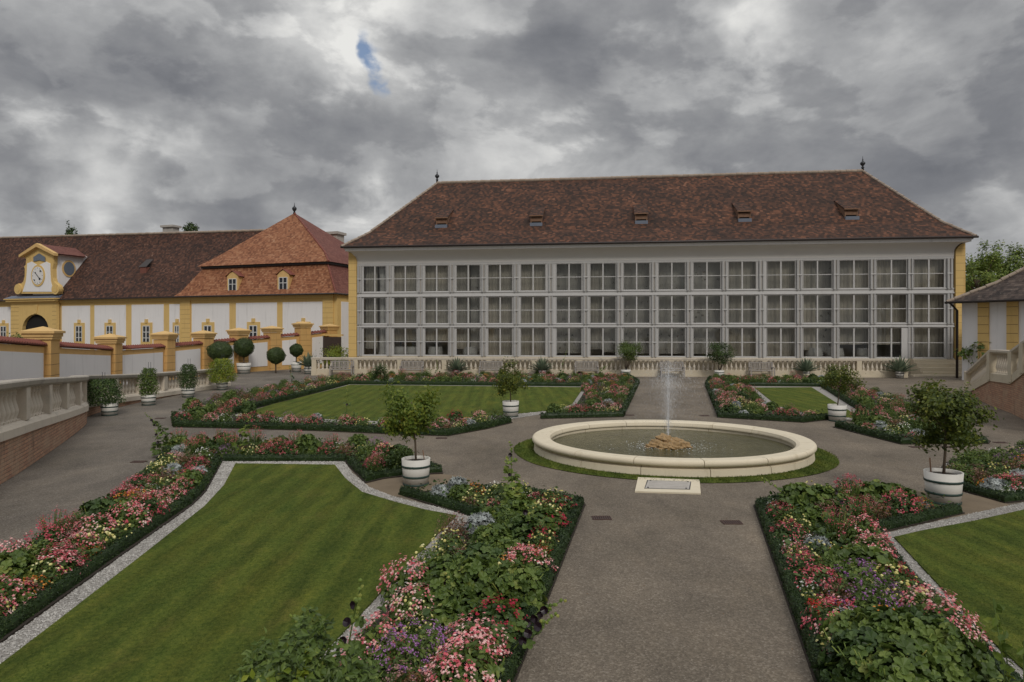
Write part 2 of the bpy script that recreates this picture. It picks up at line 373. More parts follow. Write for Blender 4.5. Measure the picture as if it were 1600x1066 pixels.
plain('wood_orange', (.20, .11, .065), .8, .3, 4, .2, 40)
plain('lead', (.14, .16, .20), .6, .2, 2, .1, 20)
plain('gutter', (.035, .026, .022), .5, .2, 3, .1, 20)
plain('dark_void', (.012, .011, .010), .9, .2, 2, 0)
plain('door_brown', (.05, .032, .025), .7, .2, 4, .1, 30)
plain('win_white', (.66, .65, .62), .5, .05, 4, .05, 40)
plain('clock_face', (.70, .68, .65), .5, .04, 4, .02, 40)
plain('mortar_ridge', (.34, .27, .21), .9, .35, 3, .3, 20)
plain('rock', (.33, .215, .10), .85, .35, 7, .6, 25, dirt=(.14, .08, .035))
plain('chimney', (.42, .39, .35), .9, .2, 2, .2, 20)
plain('interior_wall', (.62, .58, .52), .9, .1, 1.5, .05, 20)
plain('interior_floor', (.42, .38, .32), .6, .15, 1.5, .05, 20)
plain('cloth', (.62, .61, .60), .8, .05, 3, .05, 20)
plain('skin', (.45, .27, .19), .6, .05, 3, 0)
plain('cloth_red', (.30, .035, .04), .8, .1, 20, .1)
plain('cloth_dark', (.03, .03, .035), .8, .1, 20, .1)
roofm('tile_brown', [(0, (.020, .013, .010)), (.33, (.044, .024, .016)), (.57, (.076, .036, .022)), (.76, (.13, .055, .030)), (1, (.25, .12, .07))])
roofm('tile_old', [(0, (.022, .013, .010)), (.3, (.044, .023, .017)), (.55, (.074, .034, .022)), (.8, (.12, .056, .036)), (1, (.22, .14, .10))], lich=.36, tw=.24, th=.21)
roofm('tile_orange', [(0, (.115, .045, .024)), (.3, (.215, .085, .042)), (.6, (.30, .128, .063)), (.85, (.36, .185, .10)), (1, (.42, .27, .17))], tw=.22, th=.21)
roofm('tile_red', [(0, (.12, .045, .036)), (.4, (.155, .060, .046)), (.7, (.185, .075, .056)), (1, (.23, .10, .078))])
roofm('tile_grey', [(0, (.022, .017, .015)), (.35, (.050, .037, .031)), (.65, (.085, .062, .050)), (1, (.17, .13, .105))], lich=.36)
def misc_mats():
    m, g, bs, out = newmat('brick'); co = coords(g)
    uv = g.node('ShaderNodeUVMap').outputs[0]
    br = g.node('ShaderNodeTexBrick'); g.l.new(uv, br.inputs['Vector']); br.inputs['Scale'].default_value = 1
    br.inputs['Brick Width'].default_value = .26; br.inputs['Row Height'].default_value = .078; br.inputs['Mortar Size'].default_value = .010; br.inputs['Mortar Smooth'].default_value = .4
    br.inputs['Color1'].default_value = (.52, .30, .19, 1); br.inputs['Color2'].default_value = (.38, .21, .14, 1); br.inputs['Mortar'].default_value = (.22, .165, .125, 1)
    n = g.noise(co, 2.2, 7, .7); a = g.mix(g.smooth(n, .45, .62, 0, .7), br.outputs['Color'], (.44, .31, .21))
    n2 = g.noise(g.vmath('MULTIPLY', co, (1.5, 1.5, .5)), 1.0, 6, .7); a = g.mix(g.smooth(n2, .56, .72, 0, .6), a, (.14, .095, .07))
    g.put(bs.inputs['Base Color'], a); bs.inputs['Roughness'].default_value = .92; bs.inputs['Specular IOR Level'].default_value = .2
    bump(g, bs, g.math('ADD', g.math('SUBTRACT', 1.0, br.outputs['Fac']), g.noise(co, 25, 4, .7)), .6, .015)
    # window glass
    m, g, bs, out = newmat('glass'); tr = g.node('ShaderNodeBsdfTransparent'); tr.inputs[0].default_value = (.93, .935, .92, 1)
    gl = g.node('ShaderNodeBsdfGlossy'); gl.inputs['Roughness'].default_value = .03
    co = coords(g); b = g.node('ShaderNodeBump'); b.inputs['Strength'].default_value = .06; b.inputs['Distance'].default_value = .05; g.l.new(g.noise(co, 1.4, 2, .5), b.inputs['Height']); g.l.new(b.outputs[0], gl.inputs['Normal'])
    fr = g.node('ShaderNodeFresnel'); fr.inputs[0].default_value = 1.5; mx = g.node('ShaderNodeMixShader')
    g.l.new(g.math('ADD', g.math('MULTIPLY', fr.outputs[0], .7), .005, clamp=True), mx.inputs[0]); g.l.new(tr.outputs[0], mx.inputs[1]); g.l.new(gl.outputs[0], mx.inputs[2]); g.l.new(mx.outputs[0], out.inputs[0])
    plain_dark = plain('glass_dark', (.025, .028, .03), .12, .2, 2, 0, spec=.6)
    plain('glass_blue', (.13, .155, .19), .25, .15, 2, 0, spec=.6)
    # reed blind / curtain behind the glass
    m, g, bs, out = newmat('curtain'); co = coords(g); X, Y, Z = g.sep(co)
    s_ = g.noise(g.comb(g.math('MULTIPLY', X, 14.0), 0.0, g.math('MULTIPLY', Z, .05)), 1.0, 3, .6)
    b_ = g.noise(co, .35, 3, .5)
    a = g.ramp(s_, [(.28, (.47, .44, .39)), (.5, (.57, .535, .48)), (.72, (.67, .635, .58))]); a = g.mix(1.0, a, g.ramp(b_, [(.35, (.75, .75, .75)), (.65, (1.1, 1.06, 1.0))]), 'MULTIPLY')
    g.put(bs.inputs['Base Color'], a); bs.inputs['Roughness'].default_value = .9
    # painted hanging with leafy ornament
    m, g, bs, out = newmat('mural'); co = coords(g); X, Y, Z = g.sep(co)
    vz = g.node('ShaderNodeTexVoronoi'); g.l.new(g.vmath('ADD', co, g.vmath('SCALE', g.node('ShaderNodeTexNoise').outputs['Color'], scale=.5)), vz.inputs['Vector']); vz.inputs['Scale'].default_value = 2.6
    n = g.noise(co, 2.3, 6, .7, 1.5); f = g.math('MULTIPLY', g.smooth(vz.outputs['Distance'], .12, .3, 1, 0), g.smooth(n, .42, .56, 0, 1))
    a = g.mix(f, (.50, .475, .44), g.ramp(g.noise(co, 4, 3), [(.35, (.05, .05, .045)), (.55, (.09, .09, .06)), (.7, (.22, .09, .05))]))
    g.put(bs.inputs['Base Color'], a); bs.inputs['Roughness'].default_value = .9
    # basin water
    m, g, bs, out = newmat('water'); co = coords(g); bs.inputs['Base Color'].default_value = (.050, .052, .026, 1); bs.inputs['Roughness'].default_value = .10
    n = g.noise(co, 0.9, 5, .6); g.put(bs.inputs['Base Color'], g.ramp(n, [(.3, (.050, .050, .020)), (.7, (.100, .092, .040))]))
    bs.inputs['IOR'].default_value = 1.33; r = g.vmath('LENGTH', co); wv = g.math('SINE', g.math('MULTIPLY', r, 26.0))
    h = g.math('ADD', g.math('MULTIPLY', g.noise(co, 9, 5, .65), 1.0), g.math('MULTIPLY', wv, .12)); bump(g, bs, h, .6, .05)
    # falling droplets
    m, g, bs, out = newmat('spray'); bs.inputs['Base Color'].default_value = (.85, .87, .9, 1); bs.inputs['Roughness'].default_value = .2
    tr = g.node('ShaderNodeBsdfTransparent'); mx = g.node('ShaderNodeMixShader'); mx.inputs[0].default_value = .24; g.l.new(tr.outputs[0], mx.inputs[1]); g.l.new(bs.outputs[0], mx.inputs[2]); g.l.new(mx.outputs[0], out.inputs[0])
    plain('foam', (.75, .77, .78), .4, .05, 3, 0)
misc_mats()
leafm('leaf_box', [(0, (.010, .022, .006)), (.45, (.024, .048, .011)), (.8, (.045, .078, .018)), (1, (.09, .13, .035))])
leafm('leaf_dark', [(0, (.012, .028, .009)), (.45, (.026, .056, .016)), (.8, (.045, .085, .026)), (1, (.08, .12, .04))])
leafm('leaf_mid', [(0, (.022, .044, .011)), (.45, (.045, .085, .020)), (.8, (.075, .125, .032)), (1, (.13, .17, .05))])
leafm('leaf_light', [(0, (.040, .075, .016)), (.45, (.080, .135, .030)), (.8, (.12, .18, .045)), (1, (.20, .22, .07))])
leafm('leaf_citrus', [(0, (.032, .064, .012)), (.4, (.062, .110, .019)), (.75, (.100, .152, .027)), (.95, (.15, .19, .035)), (1, (.22, .22, .04))], .38)
leafm('leaf_yellow', [(0, (.04, .075, .011)), (.45, (.085, .14, .018)), (.8, (.14, .19, .025)), (1, (.24, .25, .04))])
leafm('leaf_citrus_dark', [(0, (.022, .040, .009)), (.4, (.048, .078, .015)), (.75, (.085, .118, .022)), (.95, (.14, .16, .03)), (1, (.22, .2, .04))], .35)
leafm('leaf_blue', [(0, (.04, .07, .058)), (.45, (.075, .115, .095)), (.8, (.11, .16, .13)), (1, (.19, .24, .19))])
leafm('leaf_silver', [(0, (.16, .18, .17)), (.45, (.27, .29, .28)), (.8, (.38, .41, .39)), (1, (.52, .54, .51))], .1)
leafm('leaf_bronze', [(0, (.030, .028, .015)), (.45, (.070, .050, .026)), (.8, (.12, .075, .04)), (1, (.19, .13, .06))])
leafm('leaf_topiary', [(0, (.022, .042, .012)), (.45, (.046, .076, .021)), (.8, (.075, .110, .031)), (1, (.12, .16, .05))])
leafm('petal_pink', [(0, (.50, .05, .08)), (.3, (.66, .15, .18)), (.55, (.80, .36, .36)), (.8, (.88, .60, .55)), (1, (.90, .80, .72))], .2, .6)
leafm('petal_rose', [(0, (.34, .025, .05)), (.35, (.52, .06, .10)), (.65, (.70, .16, .20)), (.85, (.80, .42, .40)), (1, (.85, .65, .6))], .2, .6)
leafm('petal_crimson', [(0, (.25, .012, .035)), (.5, (.48, .02, .055)), (1, (.66, .06, .12))], .2, .6)
leafm('petal_red', [(0, (.45, .018, .02)), (.5, (.62, .03, .03)), (1, (.75, .10, .07))], .2, .6)
leafm('petal_yellow', [(0, (.55, .48, .14)), (.5, (.78, .70, .26)), (1, (.88, .84, .50))], .2, .6)
leafm('petal_white', [(0, (.60, .58, .52)), (.5, (.80, .78, .72)), (1, (.90, .88, .84))], .2, .6)
leafm('petal_purple', [(0, (.20, .055, .22)), (.5, (.36, .13, .38)), (1, (.52, .28, .52))], .2, .6)
leafm('petal_orange', [(0, (.45, .12, .02)), (.5, (.66, .23, .03)), (1, (.80, .42, .08))], .2, .6)
leafm('petal_dusty', [(0, (.22, .09, .09)), (.5, (.38, .19, .18)), (1, (.52, .34, .30))], .2, .7)
leafm('petal_black', [(0, (.006, .003, .004)), (.6, (.012, .004, .008)), (1, (.025, .007, .014))], .05, .4)
leafm('fruit_orange', [(0, (.60, .28, .02)), (1, (.70, .42, .04))], 0, .4)
M = MATS

# ------------------------------------------------------------------ leaf templates
T_LEAF = ([(0,0,0), (.45,.26,.07), (1,0,-.06), (.45,-.26,.07)], [(0,1,2), (0,2,3)])
T_OVAL = ([(0,0,0), (.25,.27,.05), (.65,.27,.04), (1,0,-.08), (.65,-.27,.04), (.25,-.27,.05)], [(0,1,2,3), (0,3,4,5)])
T_BLADE = ([(-.05,0,0), (.05,0,0), (.02,.22,.95)], [(0,1,2)])
def fan(n, rf, cz, zf):
    V = [(0, 0, cz)]+[(rf(k)*cos(2*pi*k/n), rf(k)*sin(2*pi*k/n), zf(k)) for k in range(n)]
    return (V, [(0, k+1, (k+1) % n+1) for k in range(n)])
T_ROUND = fan(9, lambda k: .52 if k % 2 else .42, -.06, lambda k: .06+.05*((k*7) % 3))
T_LOBED = fan(20, lambda k: (.53, .50, .37, .50)[k % 4], -.06, lambda k: (.02, .06, .10, .06)[k % 4]+.05*sin(2*pi*k/10))
T_SAUCER = fan(12, lambda k: .5+.03*(k % 2), -.14, lambda k: .10+.03*(k % 3))
T_FEATHER = fan(10, lambda k: .58 if k % 2 else .26, 0, lambda k: .14 if k % 2 else .0)
T_STAR = fan(10, lambda k: .5 if k % 2 else .24, .03, lambda k: .0 if k % 2 else .10)
T_POM = ([(0,0,.38)]+[(.36*cos(a), .36*sin(a), .24) for a in np.arange(6)*pi/3]+[(.48*cos(a+.5), .48*sin(a+.5), 0) for a in np.arange(6)*pi/3],
         [(0, k+1, (k+1) % 6+1) for k in range(6)]+[(k+1, k+7, (k+1) % 6+7, (k+1) % 6+1) for k in range(6)])
T_CUP = ([(0,0,-.1)]+[(.22*cos(a), .22*sin(a), .1) for a in np.arange(5)*2*pi/5]+[(.5*cos(a+.63), .5*sin(a+.63), .18) for a in np.arange(5)*2*pi/5],
         [(0, k+1, k+6, (k+1) % 5+1) for k in range(5)]+[(0, (k+4) % 5+6, k+1) for k in range(5)])
T_OCT = ([(1,0,0), (-.9,.1,0), (0,.75,.1), (.1,-.8,0), (0,0,.55), (0,0,-.5)], [(0,2,4), (2,1,4), (1,3,4), (3,0,4), (2,0,5), (1,2,5), (3,1,5), (0,3,5)])
T_TUFT = ([(-.12,0,0), (.05,.1,0), (.25,.25,1), (.1,-.1,0), (-.1,-.15,0), (-.25,-.2,.85), (.02,.12,0), (-.08,.02,0), (-.15,.35,.9)], [(0,1,2), (3,4,5), (6,7,8)])
def dome(n, R, H, shell=.55, z0=0.0, lo=-.1):
    d = RNG.normal(size=(n, 3)); d /= np.linalg.norm(d, axis=1)[:, None]; d[:, 2] = np.abs(d[:, 2])*(1-lo)+lo
    r = shell+(1-shell)*RNG.random(n)**.6
    P = d*r[:, None]*np.array([R, R, H]); P[:, 2] += z0; return P, d
def jit(N, k): return N+RNG.normal(size=N.shape)*k

def inpoly(P, poly):
    P = np.atleast_2d(P); x, y = P[:, 0], P[:, 1]; r = np.zeros(len(P), bool); q = poly; n = len(q); j = n-1
    for i in range(n):
        xi, yi = q[i]; xj, yj = q[j]
        with np.errstate(divide='ignore', invalid='ignore'):
            c = ((yi > y) != (yj > y)) & (x < (xj-xi)*(y-yi)/((yj-yi) if yj != yi else 1e-9)+xi)
        r ^= c; j = i
    return r
def edge_dist(P, line, closed=False):
    P = np.atleast_2d(P); best = np.full(len(P), 1e9); n = len(line)
    for i in range(n if closed else n-1):
        a = np.array(line[i]); b = np.array(line[(i+1) % n]); ab = b-a; t = np.clip(((P-a)@ab)/max(ab@ab, 1e-9), 0, 1)
        best = np.minimum(best, np.linalg.norm(P-(a+t[:, None]*ab), axis=1))
    return best
def GP(pts): return [G(*p) for p in pts]
def smooth_line(pts, it=2):
    for _ in range(it):
        q = [pts[0]]
        for a, b in zip(pts[:-1], pts[1:]): q += [tuple(.75*np.array(a)+.25*np.array(b)), tuple(.25*np.array(a)+.75*np.array(b))]
        pts = q+[pts[-1]]
    return pts

# ================================================================== SETTING
mb = MB(); mb.face([(-300, -20, 0), (300, -20, 0), (300, 500, 0), (-300, 500, 0)]); o = mb.obj('ground', M['gravel']); struct(o)
POLY = {}
def sheet(name, px, z, mat, skirt=0, kind='structure'):
    p = GP(px); mb = MB(); mb.face([(x, y, z) for x, y in p])
    if skirt:
        n = len(p)
        for i in range(n):
            a, b = p[i], p[(i+1) % n]; mb.face([(a[0], a[1], z), (a[0], a[1], 0.001), (b[0], b[1], 0.001), (b[0], b[1], z)])
    o = mb.obj(name, mat); o['kind'] = kind; return p
GRAVELS = {
 'A': [(348,722),(538,722),(550,740),(577,762),(612,776),(640,783),(700,797),(737,809),(640,912),(545,1012),(480,1082),(400,1170),(-260,1330),(-200,1158),(0,1009),(100,936),(200,863),(300,792),(322,770)],
 'E': [(1375,836),(1440,821),(1510,805),(1600,786),(1800,745),(2100,760),(2300,1100),(1700,1170),(1583,1065),(1514,987),(1430,910)],
 'B': [(546,601),(920,604),(903,632),(884,642),(800,655),(740,657),(690,663),(600,665),(430,658),(355,652)],
 'G': [(1170,604),(1282,605),(1359,654),(1310,658),(1280,652),(1206,639)]}
LAWNS = {
 'A': [(368,726),(523,728),(540,750),(566,771),(615,786),(665,799),(713,808),(620,902),(550,978),(400,1130),(-250,1290),(-150,1150),(0,1043),(100,966),(200,888),(320,793),(350,760)],
 'E': [(1397,842),(1440,832),(1520,817),(1600,799),(1820,757),(2050,780),(2200,1090),(1700,1130),(1600,1050),(1542,999),(1465,915)],
 'B': [(548,602),(912,606),(894,632),(870,641),(790,649),(730,653),(680,657),(600,659),(440,653),(385,646),(425,633)],
 'G': [(1179,606.5),(1268,606),(1347,655.5),(1290,650),(1265,648),(1215,635)]}
BEDS = {
 'A': [(-200,975),(0,885),(150,800),(240,728),(262,697),(600,700),(692,737),(692,741),(650,743),(600,749),(571,756),(548,733),(538,722),(348,722),(322,769),(300,791),(200,862),(100,934),(0,1007),(-200,1153)],
 'C': [(622,773),(700,766),(820,770),(915,789),(862,925),(800,1080),(770,1160),(400,1170),(480,1082),(545,1012),(640,912),(737,809),(680,792)],
 'E': [(1177,791),(1240,777),(1340,772),(1440,785),(1508,803),(1440,819),(1375,834),(1430,910),(1514,987),(1583,1065),(1680,1160),(1302,1160),(1272,1066)],
 'F': [(1462,748),(1475,724),(1600,702),(1900,690),(2000,730),(1800,744),(1600,784),(1570,787),(1500,767)],
 'B': [(270,668),(266,652),(330,624),(440,604),(545,589),(960,587),(986,589),(1000,598),(975,652),(846,655),(884,641),(902,631),(918,604),(546,601),(356,650),(430,657),(600,664),(690,662),(740,656),(783,650),(801,661),(760,671),(700,682),(640,680),(500,674),(365,670)],
 'G': [(1101,602),(1108,592),(1292,593),(1420,630),(1548,690),(1545,694),(1408,695),(1301,668),(1345,661),(1358,653),(1282,604),(1170,603),(1206,638),(1262,652),(1290,650),(1298,656),(1256,661),(1121,653)]}
for k, p in GRAVELS.items(): sheet('gravel_path', p, .008, M['pebble_bed'])
for k, p in LAWNS.items(): POLY['L'+k] = sheet('lawn', p, .030, M['lawn_soil'], 1)
for k, p in BEDS.items(): POLY[k] = sheet('soil', p, .022, M['soil'], 1)
for c, r in (((650, 757), 1.05), ((1474, 790), 1.15)):
    x, y = G(*c); mb = MB(); mb.face([(x+r*(1+.1*sin(3*a))*cos(a), y+r*(1+.08*cos(2*a))*sin(a), .004) for a in np.linspace(0, 2*pi, 32, endpoint=False)]); struct(mb.obj('sand_patch', M['sand']))

# pebbles on the strips (nearest ones as real stones)
mb = MB()
for k, cnt in (('A', 15000), ('E', 9000), ('B', 1500), ('G', 700)):
    gp = GP(GRAVELS[k]); lp = POLY['L'+k]; gx = np.array(gp); lo, hi = gx.min(0), gx.max(0); lo[1] = max(lo[1], 5); lo[0] = max(lo[0], -12); hi[0] = min(hi[0], 14)
    got = 0; out = []
    for _ in range(60):
        P = lo+RNG.random((60000, 2))*(hi-lo); P = P[inpoly(P, gp)]; P = P[~inpoly(P, lp)]
        P = P[P[:, 1] < 26]; out.append(P); got += len(P)
        if got > cnt*1.5: break
    P = np.concatenate(out); keep = RNG.random(len(P)) < np.clip(11/P[:, 1], .2, 1)**1.5; P = P[keep][:cnt]
    n = len(P); sz = RNG.uniform(.007, .017, n)*np.clip(P[:, 1]/10, 1, 2)
    mb.scatter(np.c_[P, np.full(n, .012)], jit(np.tile([0, 0, 1.], (n, 1)), .3), sz, T_OCT)
o = mb.obj('gravel', M['pebble']); tag(o, 'pale grey pebbles filling the strips between lawns and beds', 'gravel', kind='stuff')
# grass blades
mb = MB()
for k, dens, ymax in (('A', 2600, 18), ('E', 2600, 14)):
    lp = np.array(POLY['L'+k]); lo, hi = lp.min(0), lp.max(0); lo[1] = max(lo[1], 5.2); hi[0] = min(hi[0], 10)
    n = int((hi-lo).prod()*dens); P = lo+RNG.random((n, 2))*(hi-lo); P = P[inpoly(P, lp)]
    P = P[np.abs(P[:, 0]) < P[:, 1]*.82]; P = P[RNG.random(len(P)) < np.clip(8/P[:, 1], .25, 1)**1.2]; n = len(P); P = P+RNG.normal(size=P.shape)*.012
    mb.scatter(np.c_[P, np.full(n, .026)], jit(np.tile([0, 0, 1.], (n, 1)), .3), RNG.uniform(.010, .020, n), T_TUFT)
o = mb.obj('grass', M['grass_blade']); tag(o, 'short mown grass blades on the nearer lawns', 'grass', kind='stuff')

# ================================================================== ORANGERY
F = Frame(((565-800)/FPX*50.17, 50.17), ((1480-800)/FPX*45.0, 45.0))
org = thing('orangery', 'long white orangery with three rows of windows under a brown hipped tile roof', 'orangery', (F.o[0], F.o[1], 0), F.rot)
lefts = [567,614.3,663,712,761.6,812.7,868.5,921.2,973.4,1028,1082.5,1137.2,1197.3,1254,1310.6,1368.7,1426.8]
SL = [F.S(x) for x in lefts]; s_end = F.S(1487); s_beg = F.S(558); s_q0 = F.S(545.5); s_q1 = F.S(1507)
WW = 1.0; WI = [.83*(2.26+(2.50-2.26)*i/16) for i in range(17)]; SL = [a-.02 for a in SL]; ROWS = [(3.20-2.08, 3.17), (3.48, 5.45), (5.86, 7.84)]
# walls: side, back, floor, ceiling
mb = MB(); DEP = 16
mb.box(s_q0, s_beg-.05, .35, DEP, 0, 9.0); mb.box(s_end+.2, s_q1, .35, DEP, 0, 9.0); mb.box(s_q0, s_q1, DEP, DEP+.3, 0, 9.0)
mb.obj('wall', M['plaster_yellow'], org)
mb = MB(); mb.box(s_beg-.03, s_end+.17, .3, DEP-.01, .6, 1.0); mb.obj('floor', M['interior_floor'], org)
mb = MB(); mb.box(s_beg-.03, s_end+.17, .4, DEP-.01, 8.05, 8.2); mb.obj('ceiling', M['interior_wall'], org)
mb = MB(); mb.box(s_beg-.03, s_end+.17, 3.6, 3.8, 1.0, 8.04); mb.obj('inner_wall', M['interior_wall'], org)
# plinth
mb = MB(); mb.box(s_beg-.04, s_end+.19, -.02, .3, 0, 1.06); mb.obj('plinth', M['stone_cream'], org)
# transoms between window rows
for z0, z1 in ((1.062, 1.12), (3.17, 3.48), (5.45, 5.86), (7.84, 8.02)):
    mb = MB(); mb.box(s_beg-.02, s_end+.16, .02, .22, z0, z1)
    if z1-z0 > .2: mb.box(s_beg-.02, s_end+.16, -.05, .019, z0+.04, z0+.12); mb.box(s_beg-.02, s_end+.16, -.03, .019, z1-.07, z1-.02)
    mb.obj('transom', M['frame_white'], org)
# piers and shutter boxes
gaps = [(s_beg, SL[0])]+[(SL[i]+WI[i], SL[i+1]) for i in range(16)]+[(SL[16]+WI[16], s_end+.12)]
for i, (a, b) in enumerate(gaps):
    mb = MB(); mb.box(a+.003, b-.003, .04, .28, 1.12, 7.84); mb.obj('pier', M['frame_white'], org)
    for z0, z1 in ROWS:
        w = b-a; c = a+w*.5; k_ = min(1, w/.46)
        mb = MB(); mb.box(c-.17, c-.05, -.10, .03, z0-.06, z1+.02, 0); mb.box(c+.06, c+.15, -.08, .03, z0-.06, z1+.02, 0); mb.box(c-.048, c+.058, -.01, .03, z0-.04, z1, 1)
        mb.box(c-.18, c+.17, -.12, -.101, (z0+z1)/2-.05, (z0+z1)/2+.03, 2)
        mb.obj('shutter_box', [M['shutter_grey'], M['chimney'], M['frame_white']], org)
# one window, copied
def window_mesh(h, WW):
    mb = MB(); t = .042
    mb.box(0, t, .05, .13, 0, h); mb.box(WW-t, WW, .05, .13, 0, h); mb.box(t, WW-t, .05, .13, 0, t); mb.box(t, WW-t, .05, .13, h-t, h)
    mb.box(WW/2-.045, WW/2+.045, .035, .13, t, h-t); mb.box(t, WW/2-.045, .06, .12, h/2-.024, h/2+.024); mb.box(WW/2+.045, WW-t, .06, .12, h/2-.024, h/2+.024)
    for x in (t+.02, WW-t-.045): mb.box(x, x+.025, .02, .05, t, h-t)
    return mb.mesh('window', M['frame_white'])
for z0, z1 in ROWS:
    h = z1-z0
    for i, s in enumerate(SL):
        WW = WI[i]; wm = window_mesh(h, WW); pm = MB(); tl_ = random.uniform(-.006, .006); pm.prism([(.043, .09), (WW-.043, .09+tl_), (WW-.043, .096+tl_), (.043, .096)], lambda x, y: (x, y, .043), lambda x, y: (x, y+.3*tl_, h-.043)); pm = pm.mesh('pane', M['glass'])
        w = bpy.data.objects.new('window', wm); COL.objects.link(w); w.parent = org; w.location = (s, 0, z0)
        p = bpy.data.objects.new('pane', pm); COL.objects.link(p); p.parent = w
# curtains and hangings inside
def curtain(s0, s1, z0, z1, mat, b=.62, amp=.03):
    mb = MB(); n = int((s1-s0)/.05); V = []; Fq = []
    for k in range(n+1):
        s = s0+(s1-s0)*k/n; bb = b+amp*sin(s*26+2*sin(s*3))
        V += [(s, bb, z0), (s, bb, z1)]
    for k in range(n): Fq.append((2*k, 2*k+2, 2*k+3, 2*k+1))
    mb.add(V, Fq, 0, True); return mb.obj('curtain', mat, org)
for i, s in enumerate(SL):
    WW = WI[i]
    if i == 0: curtain(s+WW*.0, s+WW*.5, 1.6, 8.0, M['curtain'])
    elif i in (3, 7, 13): curtain(s-.2, s+WW*.52, 1.6, 8.0, M['curtain']); curtain(s+WW*.52, s+WW+.2, 1.4, 8.0, M['mural'], .9, .01)
    elif i in (6, 9, 10, 8): curtain(s-.2, s+WW+.2, 1.3, 8.0, M['mural'], .85, .01)
    elif i in (11, 14, 15, 16): curtain(s-.2, s+WW+.25, 1.03 if i in (11, 16) else 2.0, 8.0, M['curtain'])
    else: curtain(s-.2, s+WW+.25, 2.2 if i in (1, 2) else 1.03, 8.0, M['curtain'])
mb = MB(); mb.lathe([(.34, 0), (.34, .3), (.27, .4), (.25, 5.5), (.3, 6.6), (.36, 7.05)], (SL[0]+WI[0]*.68, .95, 1.0), 20); mb.obj('column', M['plaster_white'], org)
# cove, cornice, gutter
cw0, cw1 = s_beg-.6, s_end+.62; mb = MB(); prof = [(.03, 8.02), (.02, 8.25)]+[(.02-.80*(1-cos(a)), 8.25+.62*sin(a)) for a in np.linspace(.15, pi/2, 9)]
V = []; Fq = []
for (b, z) in prof:
    d = max(0, -b)*.45; V += [(cw0+.45-d*1.0, b, z), (cw1-.45+d*1.0, b, z)]
for k in range(len(prof)-1): Fq.append((2*k, 2*k+1, 2*k+3, 2*k+2))
mb.add(V, Fq, 0, True); mb.obj('cove', M['cove_white'], org)
e0, ez = F.at(533, 386, -1.0); e1, _ = F.at(1525, 370, -1.0); EZ = 9.18
mb = MB(); mb.box(e0+.25, e1-.2, -.86, .34, 8.87, 9.0); mb.box(e0+.18, e1-.12, -.93, .33, 9.001, 9.10); mb.obj('cornice', M['plaster_white'], org)
mb = MB(); mb.tube([(e0+.0, -1.08, 9.14), (e1+.1, -1.08, 9.14)], .075, 8); mb.box(e0+.1, e1-.1, -1.02, -.94, 9.07, 9.17); mb.obj('gutter', M['gutter'], org)
# yellow quoin piers
def quoin(sa, sb, inner):
    mb = MB(); w = sb-sa; r = .75
    arc = [(r*(1-cos(a)), 8.86-r+r*sin(a)) for a in np.linspace(0, pi/2, 7)]
    # inner top corner rounded away following the cove
    poly = [(sa, 0), (sb, 0)]
    k = min(1, (w)/r)
    if inner == 'R': poly += [(sb-k*a, z) for a, z in arc]+[(sa, 8.86)]
    else: poly += [(sb, 8.86)]+[(sa+k*a, z) for a, z in arc[::-1]]
    mb.prism(poly, lambda x, z: (x, -.12, z), lambda x, z: (x, .35, z))
    for k2 in range(17): mb.box(sa-.001, sb+.001, -.121, -.10, .5+k2*.5, .515+k2*.5, 1)
    mb.obj('quoin', [M['plaster_yellow'], M['joint']], org)
quoin(s_q0, s_beg-.01, 'R'); quoin(s_end+.20, s_q1, 'L')
# roof
def ring_roof(mb, rings, mats=(0, 0, 0, 0)):
    """rings of (s0,s1,b0,b1,z) from the eaves up; faces front,right,back,left get UVs in metres"""
    v0 = [0, 0, 0, 0]
    for A, B in zip(rings[:-1], rings[1:]):
        ca = [(A[0], A[2]), (A[1], A[2]), (A[1], A[3]), (A[0], A[3])]; cb = [(B[0], B[2]), (B[1], B[2]), (B[1], B[3]), (B[0], B[3])]
        for k in range(4):
            a, b = ca[k], ca[(k+1) % 4]; c, d = cb[(k+1) % 4], cb[k]
            P = [np.array((*a, A[4])), np.array((*b, A[4])), np.array((*c, B[4])), np.array((*d, B[4]))]
            e = P[1]-P[0]; L = np.linalg.norm(e); e = e/L; off = P[3]-P[0]; h = off-(off@e)*e; H = np.linalg.norm(h)
            if H < 1e-6: continue
            uv = [(0+k*7.3, v0[k]), (L+k*7.3, v0[k]), ((P[2]-P[0])@e+k*7.3, v0[k]+H), (off@e+k*7.3, v0[k]+H)]
            if np.linalg.norm(P[2]-P[3]) < 1e-4: P = P[:3]; uv = uv[:3]
            mb.face(P, mats[k], uv); v0[k] += H
def ridge_tiles(mb, a, b, r=.13, step=.42):
    a = np.array(a, float); b = np.array(b, float); L = np.linalg.norm(b-a); n = max(1, int(L/step)); d = (b-a)/L
    for k in range(n):
        p = a+d*(k*L/n); q = p+d*(L/n*.98); dz = np.array([0, 0, .012*(k % 2)+random.uniform(-.01, .01)])
        mb.tube([p+dz, q+dz], [r, r*.86], 8, 0, False)
rs0, rz0 = F.at(683, 289, 8.0); rs1, rz1 = F.at(1348, 267, 8.0); RZ = 15.72
k1 = 2.3/9.0; A0 = (e0, e1, -1.0, 17.0, EZ)
A1 = (e0+(rs0-e0)*k1, e1+(rs1-e1)*k1, 1.3, 14.7, EZ+1.30); A2 = (rs0, rs1, 8.0, 8.0, RZ)
mb = MB(); ring_roof(mb, [A0, A1, A2]); mb.face([(e0, -1, EZ-.03), (e1, -1, EZ-.03), (e1, 17, EZ-.03), (e0, 17, EZ-.03)])
roof = mb.obj('roof', M['tile_brown'], org)
mb = MB(); ridge_tiles(mb, (rs0, 8, RZ+.02), (rs1, 8, RZ+.02), .15)
